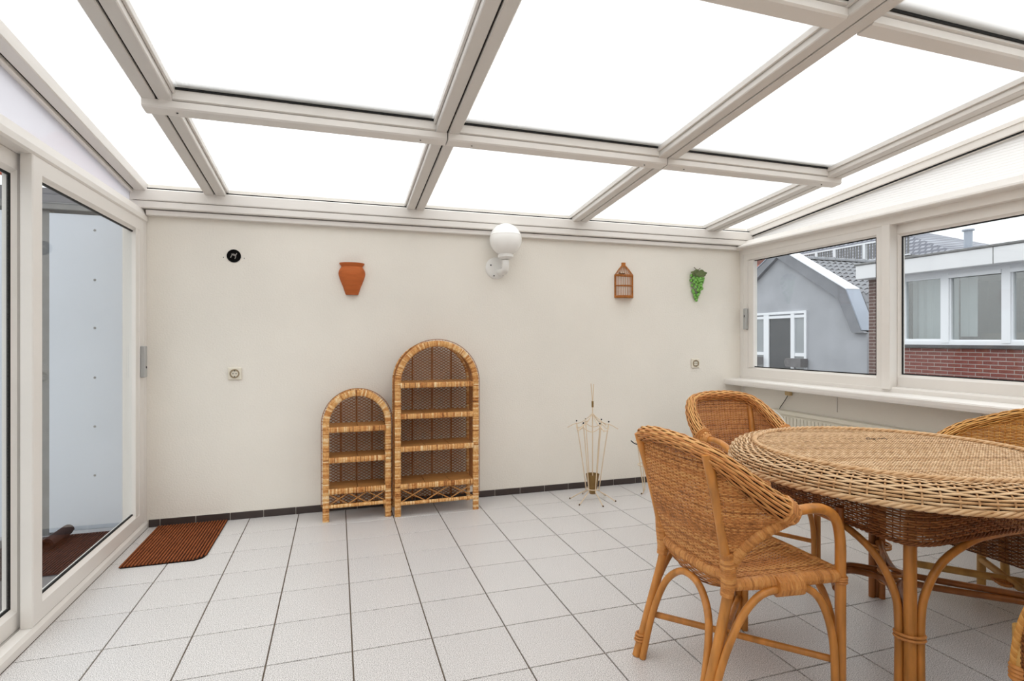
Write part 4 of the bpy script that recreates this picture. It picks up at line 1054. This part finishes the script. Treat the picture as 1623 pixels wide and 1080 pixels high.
# door with side lights
y0, y1, z0, z1 = 8.62, 10.72, -.3, 2.04
fr = empty('door_frame'); fr.parent = gb; fr.location = (0, -9.6, 3.2)
mb = MB(); mb.frame('x', (y0, y1, z0, z1), [(0, .05), (0, -.05), (.075, -.05), (.075, .05)]); mb.build('outer_frame', M_wfr, fr, False)
MB().box(-.045, .045, 9.06, 9.20, z0+.07, z1-.07).build('post', M_wfr, fr, False); MB().box(-.045, .045, 10.08, 10.30, z0+.07, z1-.07).build('post', M_wfr, fr, False)
MB().box(-.04, .04, y0+.07, y1-.07, 1.84, 1.92).build('transom', M_wfr, fr, False)
for a, b in ((8.62, 9.06), (10.30, 10.72)):
    MB().box(-.04, .04, a+.01, b-.01, .68, .78).build('rail', M_wfr, fr, False)
    MB().box(-.01, .01, a+.06, b-.02, z0, 1.86).build('pane', M_far, fr, False)
MB().box(-.01, .0, 9.2, 10.08, z0, 1.86).build('door_glass', mat('dark_door_glass', (84, 86, 90), .25, .5, var=.2, vscale=1.5), fr, False)
MB().box(.02, .04, 8.66, 9.04, .78, 1.86).build('curtain', mat('grey_curtain', (120, 126, 132), .8, var=.2, vscale=4), fr, False)
MB().box(.02, .04, 10.3, 10.70, .78, 1.86).build('curtain', mat('grey_curtain_2', (120, 126, 132), .8, var=.2, vscale=4), fr, False)
MB().prism([(8.58, .62), (9.14, .62), (9.19, .52), (9.14, .37), (8.58, .37)], 'x', -.30, -.03).build('planter_box', mat('grey_planter', (120, 118, 120), .9, var=.2, vscale=5), fr, False)
MB().prism([(10.30, .62), (10.8, .62), (10.8, .37), (10.30, .37)], 'x', -.30, -.03).build('planter_box', mat('grey_planter_2', (126, 124, 126), .9, var=.2, vscale=5), fr, False)

# roof terrace railing behind the ridge
e = empty('roof_railing', (20, 12.4, 4.0), label='grey slatted railing on a roof behind the gabled house ridge', cat='railing')
for y in (-1.3, -.68, .62, 1.5, 2.4): MB().box(-.05, .05, y-.055, y+.055, 0, .86).build('post', M_wfr, e, False)
MB().box(-.04, .04, -2.4, 2.6, .80, .86).build('top_rail', M_wfr, e, False); MB().box(-.04, .04, -2.4, 2.6, .16, .20).build('bottom_rail', M_wfr, e, False)
slm = MB().box(-.01, .01, -.03, .03, .18, .80).mesh('slat', False)
for i in range(42): obj('slat', slm, M_extg, e, loc=(0, -2.35+i*.117, 0))
MB().box(.1, 1.4, -2.4, 2.4, -7.2, .18).build('base', M_extg, e, False)
# hipped roof house and red roof beyond
def shingle(name, c1, c2, sx, sy):
    m = bpy.data.materials.new(name); m.use_nodes = True; N, L = nodes(m); b = N['Principled BSDF']; b.inputs['Roughness'].default_value = .85
    tc = N.new('ShaderNodeTexCoord'); bt = N.new('ShaderNodeTexBrick'); bt.inputs['Color1'].default_value = lk(c1); bt.inputs['Color2'].default_value = lk(tuple(v*.9 for v in c1)); bt.inputs['Mortar'].default_value = lk(c2)
    bt.inputs['Scale'].default_value = 1; bt.inputs['Brick Width'].default_value = sx; bt.inputs['Row Height'].default_value = sy; bt.inputs['Mortar Size'].default_value = .045
    mp = N.new('ShaderNodeMapping'); mp.inputs['Rotation'].default_value = (0, PI/2, PI/2); 
    cx = N.new('ShaderNodeSeparateXYZ'); cy = N.new('ShaderNodeCombineXYZ'); L.new(tc.outputs['Object'], cx.inputs[0]); L.new(cx.outputs[1], cy.inputs[0]); L.new(cx.outputs[2], cy.inputs[1])
    L.new(cy.outputs[0], bt.inputs['Vector']); L.new(bt.outputs['Color'], b.inputs['Base Color']); return m
e = empty('hipped_house', (22.5, 14, -3.2), label='distant house with a grey hipped tile roof above the flat roof', cat='house')
MB().box(.3, 6, -3.5, 9, 0, 7.5).build('wall', M_rend, e, False)
ey = [(0, -4.0, 7.55), (0, 9.3, 7.55), (6.5, 9.3, 7.55), (6.5, -4.0, 7.55), (2.6, 1.6, 10.0), (2.6, 5, 10.0)]
MB().add(ey, [(0, 1, 2, 3)[::-1], (0, 4, 5, 1)[::-1], (0, 3, 4), (3, 2, 5, 4), (2, 1, 5)]).build('roof', shingle('far_roof_tiles', (150, 152, 160), (96, 98, 108), .24, .17), e, False)
e = empty('red_roofed_house', (16, 18.6, -3.2), label='distant house with a red tile roof at the left window edge', cat='house')
MB().box(.2, 5, -3.5, 4, 0, 6.2).build('wall', M_rend, e, False)
MB().prism([(0, 6.1), (2.6, 8.4), (5.2, 6.1)], 'y', -3.7, 4.2).build('roof', shingle('far_red_tiles', (196, 120, 100), (130, 84, 76), .24, .2), e, False)

# ------------------------------------------------------------------ outside, right: flat roofed building
FX = 11.0
fb = empty('flat_roofed_building', (FX, 1.0, -3.2), label='flat roofed building with white windows over red brick, through the right window', cat='building')
Y0F, Y1F = -5.0, 4.24
def L3(x0, x1, y0, y1, z0, z1): return (x0, x1, y0-1.0, y1-1.0, z0+3.2, z1+3.2)
MB().box(*L3(.006, .25, Y0F, Y1F, -3.2, 1.04)).build('wall', M_mort, fb, False)
MB().box(*L3(.006, .25, 3.66, Y1F, 1.04, 2.40)).build('pier', M_mort, fb, False)
MB().box(*L3(-.25, 6, Y0F, 4.32, 2.385, 2.66), b=.01).build('fascia', M_fasc, fb, False)
for y in (1.91, -.6): MB().box(*L3(-.253, -.249, y-.006, y+.006, 2.39, 2.66)).build('fascia_joint', M_extg, fb, False)
MB().box(*L3(-.27, 6, Y0F, 4.34, 2.66, 2.70), b=.008).build('roof_edge', M_extg, fb, False)
MB().box(*L3(-.06, .25, Y0F, 3.66, 1.04, 1.095), b=.006).build('stone_sill', M_sill, fb, False)
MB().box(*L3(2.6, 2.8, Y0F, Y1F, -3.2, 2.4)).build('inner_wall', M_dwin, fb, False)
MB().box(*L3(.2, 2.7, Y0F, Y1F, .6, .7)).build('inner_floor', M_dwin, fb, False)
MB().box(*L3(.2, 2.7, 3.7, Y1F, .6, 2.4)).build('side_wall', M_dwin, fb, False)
MB().box(*L3(0, .12, Y0F, 3.66, 1.095, 1.165)).build('bottom_rail', M_wfr, fb, False); MB().box(*L3(0, .12, Y0F, 3.66, 2.305, 2.39)).build('top_rail', M_wfr, fb, False)
for y in (3.60, 2.79, 1.875, .96, .04, -.9, -1.8, -2.7): MB().box(*L3(-.01, .12, y-.06, y+.06, 1.13, 2.36)).build('mullion', M_wfr, fb, False)
gl = [(2.85, 3.54), (1.935, 2.73), (1.02, 1.815), (.10, .90), (-.84, -.02), (-1.74, -.96)]
for i, (a, b) in enumerate(gl):
    f = MB().frame('x', (a-1.0, b-1.0, 4.365, 5.505), [(0, .02), (0, .10), (.035 if i == 0 else .02, .10), (.035 if i == 0 else .02, .02)]) if True else None
    f.v = [(x, y, z) for x, y, z in f.v]; w_ = f.build('window_frame', M_wfr, fb, False)
    MB().box(*L3(.055, .065, a, b, 1.165, 2.305)).build('pane', M_far, w_, False)
    if i != 0: MB().box(*L3(-.03, .03, a, b, 2.255, 2.315)).build('blind_box', M_wfr, w_, False)
def curtain(y0, y1, z0, z1, x=.35):
    n = int((y1-y0)/.03)+2; ys = np.linspace(y0, y1, n); P = [(x+.02*math.sin(i*1.3), y-1.0) for i, y in enumerate(ys)]
    V = [(px, py, z0+3.2) for px, py in P]+[(px, py, z1+3.2) for px, py in P]+[(px+.01, py, z0+3.2) for px, py in P]+[(px+.01, py, z1+3.2) for px, py in P]
    F = [(i, i+1, n+i+1, n+i) for i in range(n-1)]+[(2*n+i+1, 2*n+i, 3*n+i, 3*n+i+1) for i in range(n-1)]
    MB().add(V, F).build('curtain', M_curt, fb)
curtain(2.80, 3.60, 1.16, 2.32); curtain(2.50, 2.76, 1.24, 2.30); curtain(.95, 1.83, 1.35, 2.32); curtain(.1, .9, 1.2, 2.3)
MB().box(*L3(.6, 1.6, 1.3, 2.6, .7, 1.30)).build('cabinet', mat('dark_cabinet', (92, 84, 66), .7), fb, False)
bm = MB().box(0, .06, -.104, .104, 0, .052, b=.002).mesh('brick', False); bmd = MB().box(0, .06, -.104, .104, 0, .052, b=.002).mesh('brick', False); bh = MB().box(0, .06, -.049, .049, 0, .052, b=.002).mesh('brick', False)
k = 0
for r in range(11):
    z = 1.04-.066*(r+1)+.004
    for c in range(17):
        y = 3.53-.22*c-(.11 if r % 2 else 0)
        obj('brick', bm, M_brick, fb, loc=(-.0+random.uniform(-.002, .002), y-1.0, z+3.2))
for r in range(31):
    z = 2.385-.066*(r+1)
    for c in range(3 if z > 1.1 or True else 2):
        y = 4.13-.22*c-(.11 if r % 2 else 0)
        if y < 3.72: continue
        obj('brick', bmd, M_brickd, fb, loc=(0, y-1.0, z+3.2))
    if r % 2: obj('brick', bh, M_brickd, fb, loc=(0, 4.185-1.0, z+3.2)); obj('brick', bh, M_brickd, fb, loc=(0, 3.745-1.0, z+3.2))
e = empty('flue_pipe', (12.0, 3.06, 2.703), label='metal flue pipe standing on the flat roof', cat='pipe')
MB().lathe([(0, 0), (.065, 0), (.065, .50), (0, .50)], 16).build('pipe', M_zinc, e); MB().lathe([(0, .50), (.095, .50), (.095, .525), (0, .54)], 16).build('cap', M_zinc, e)
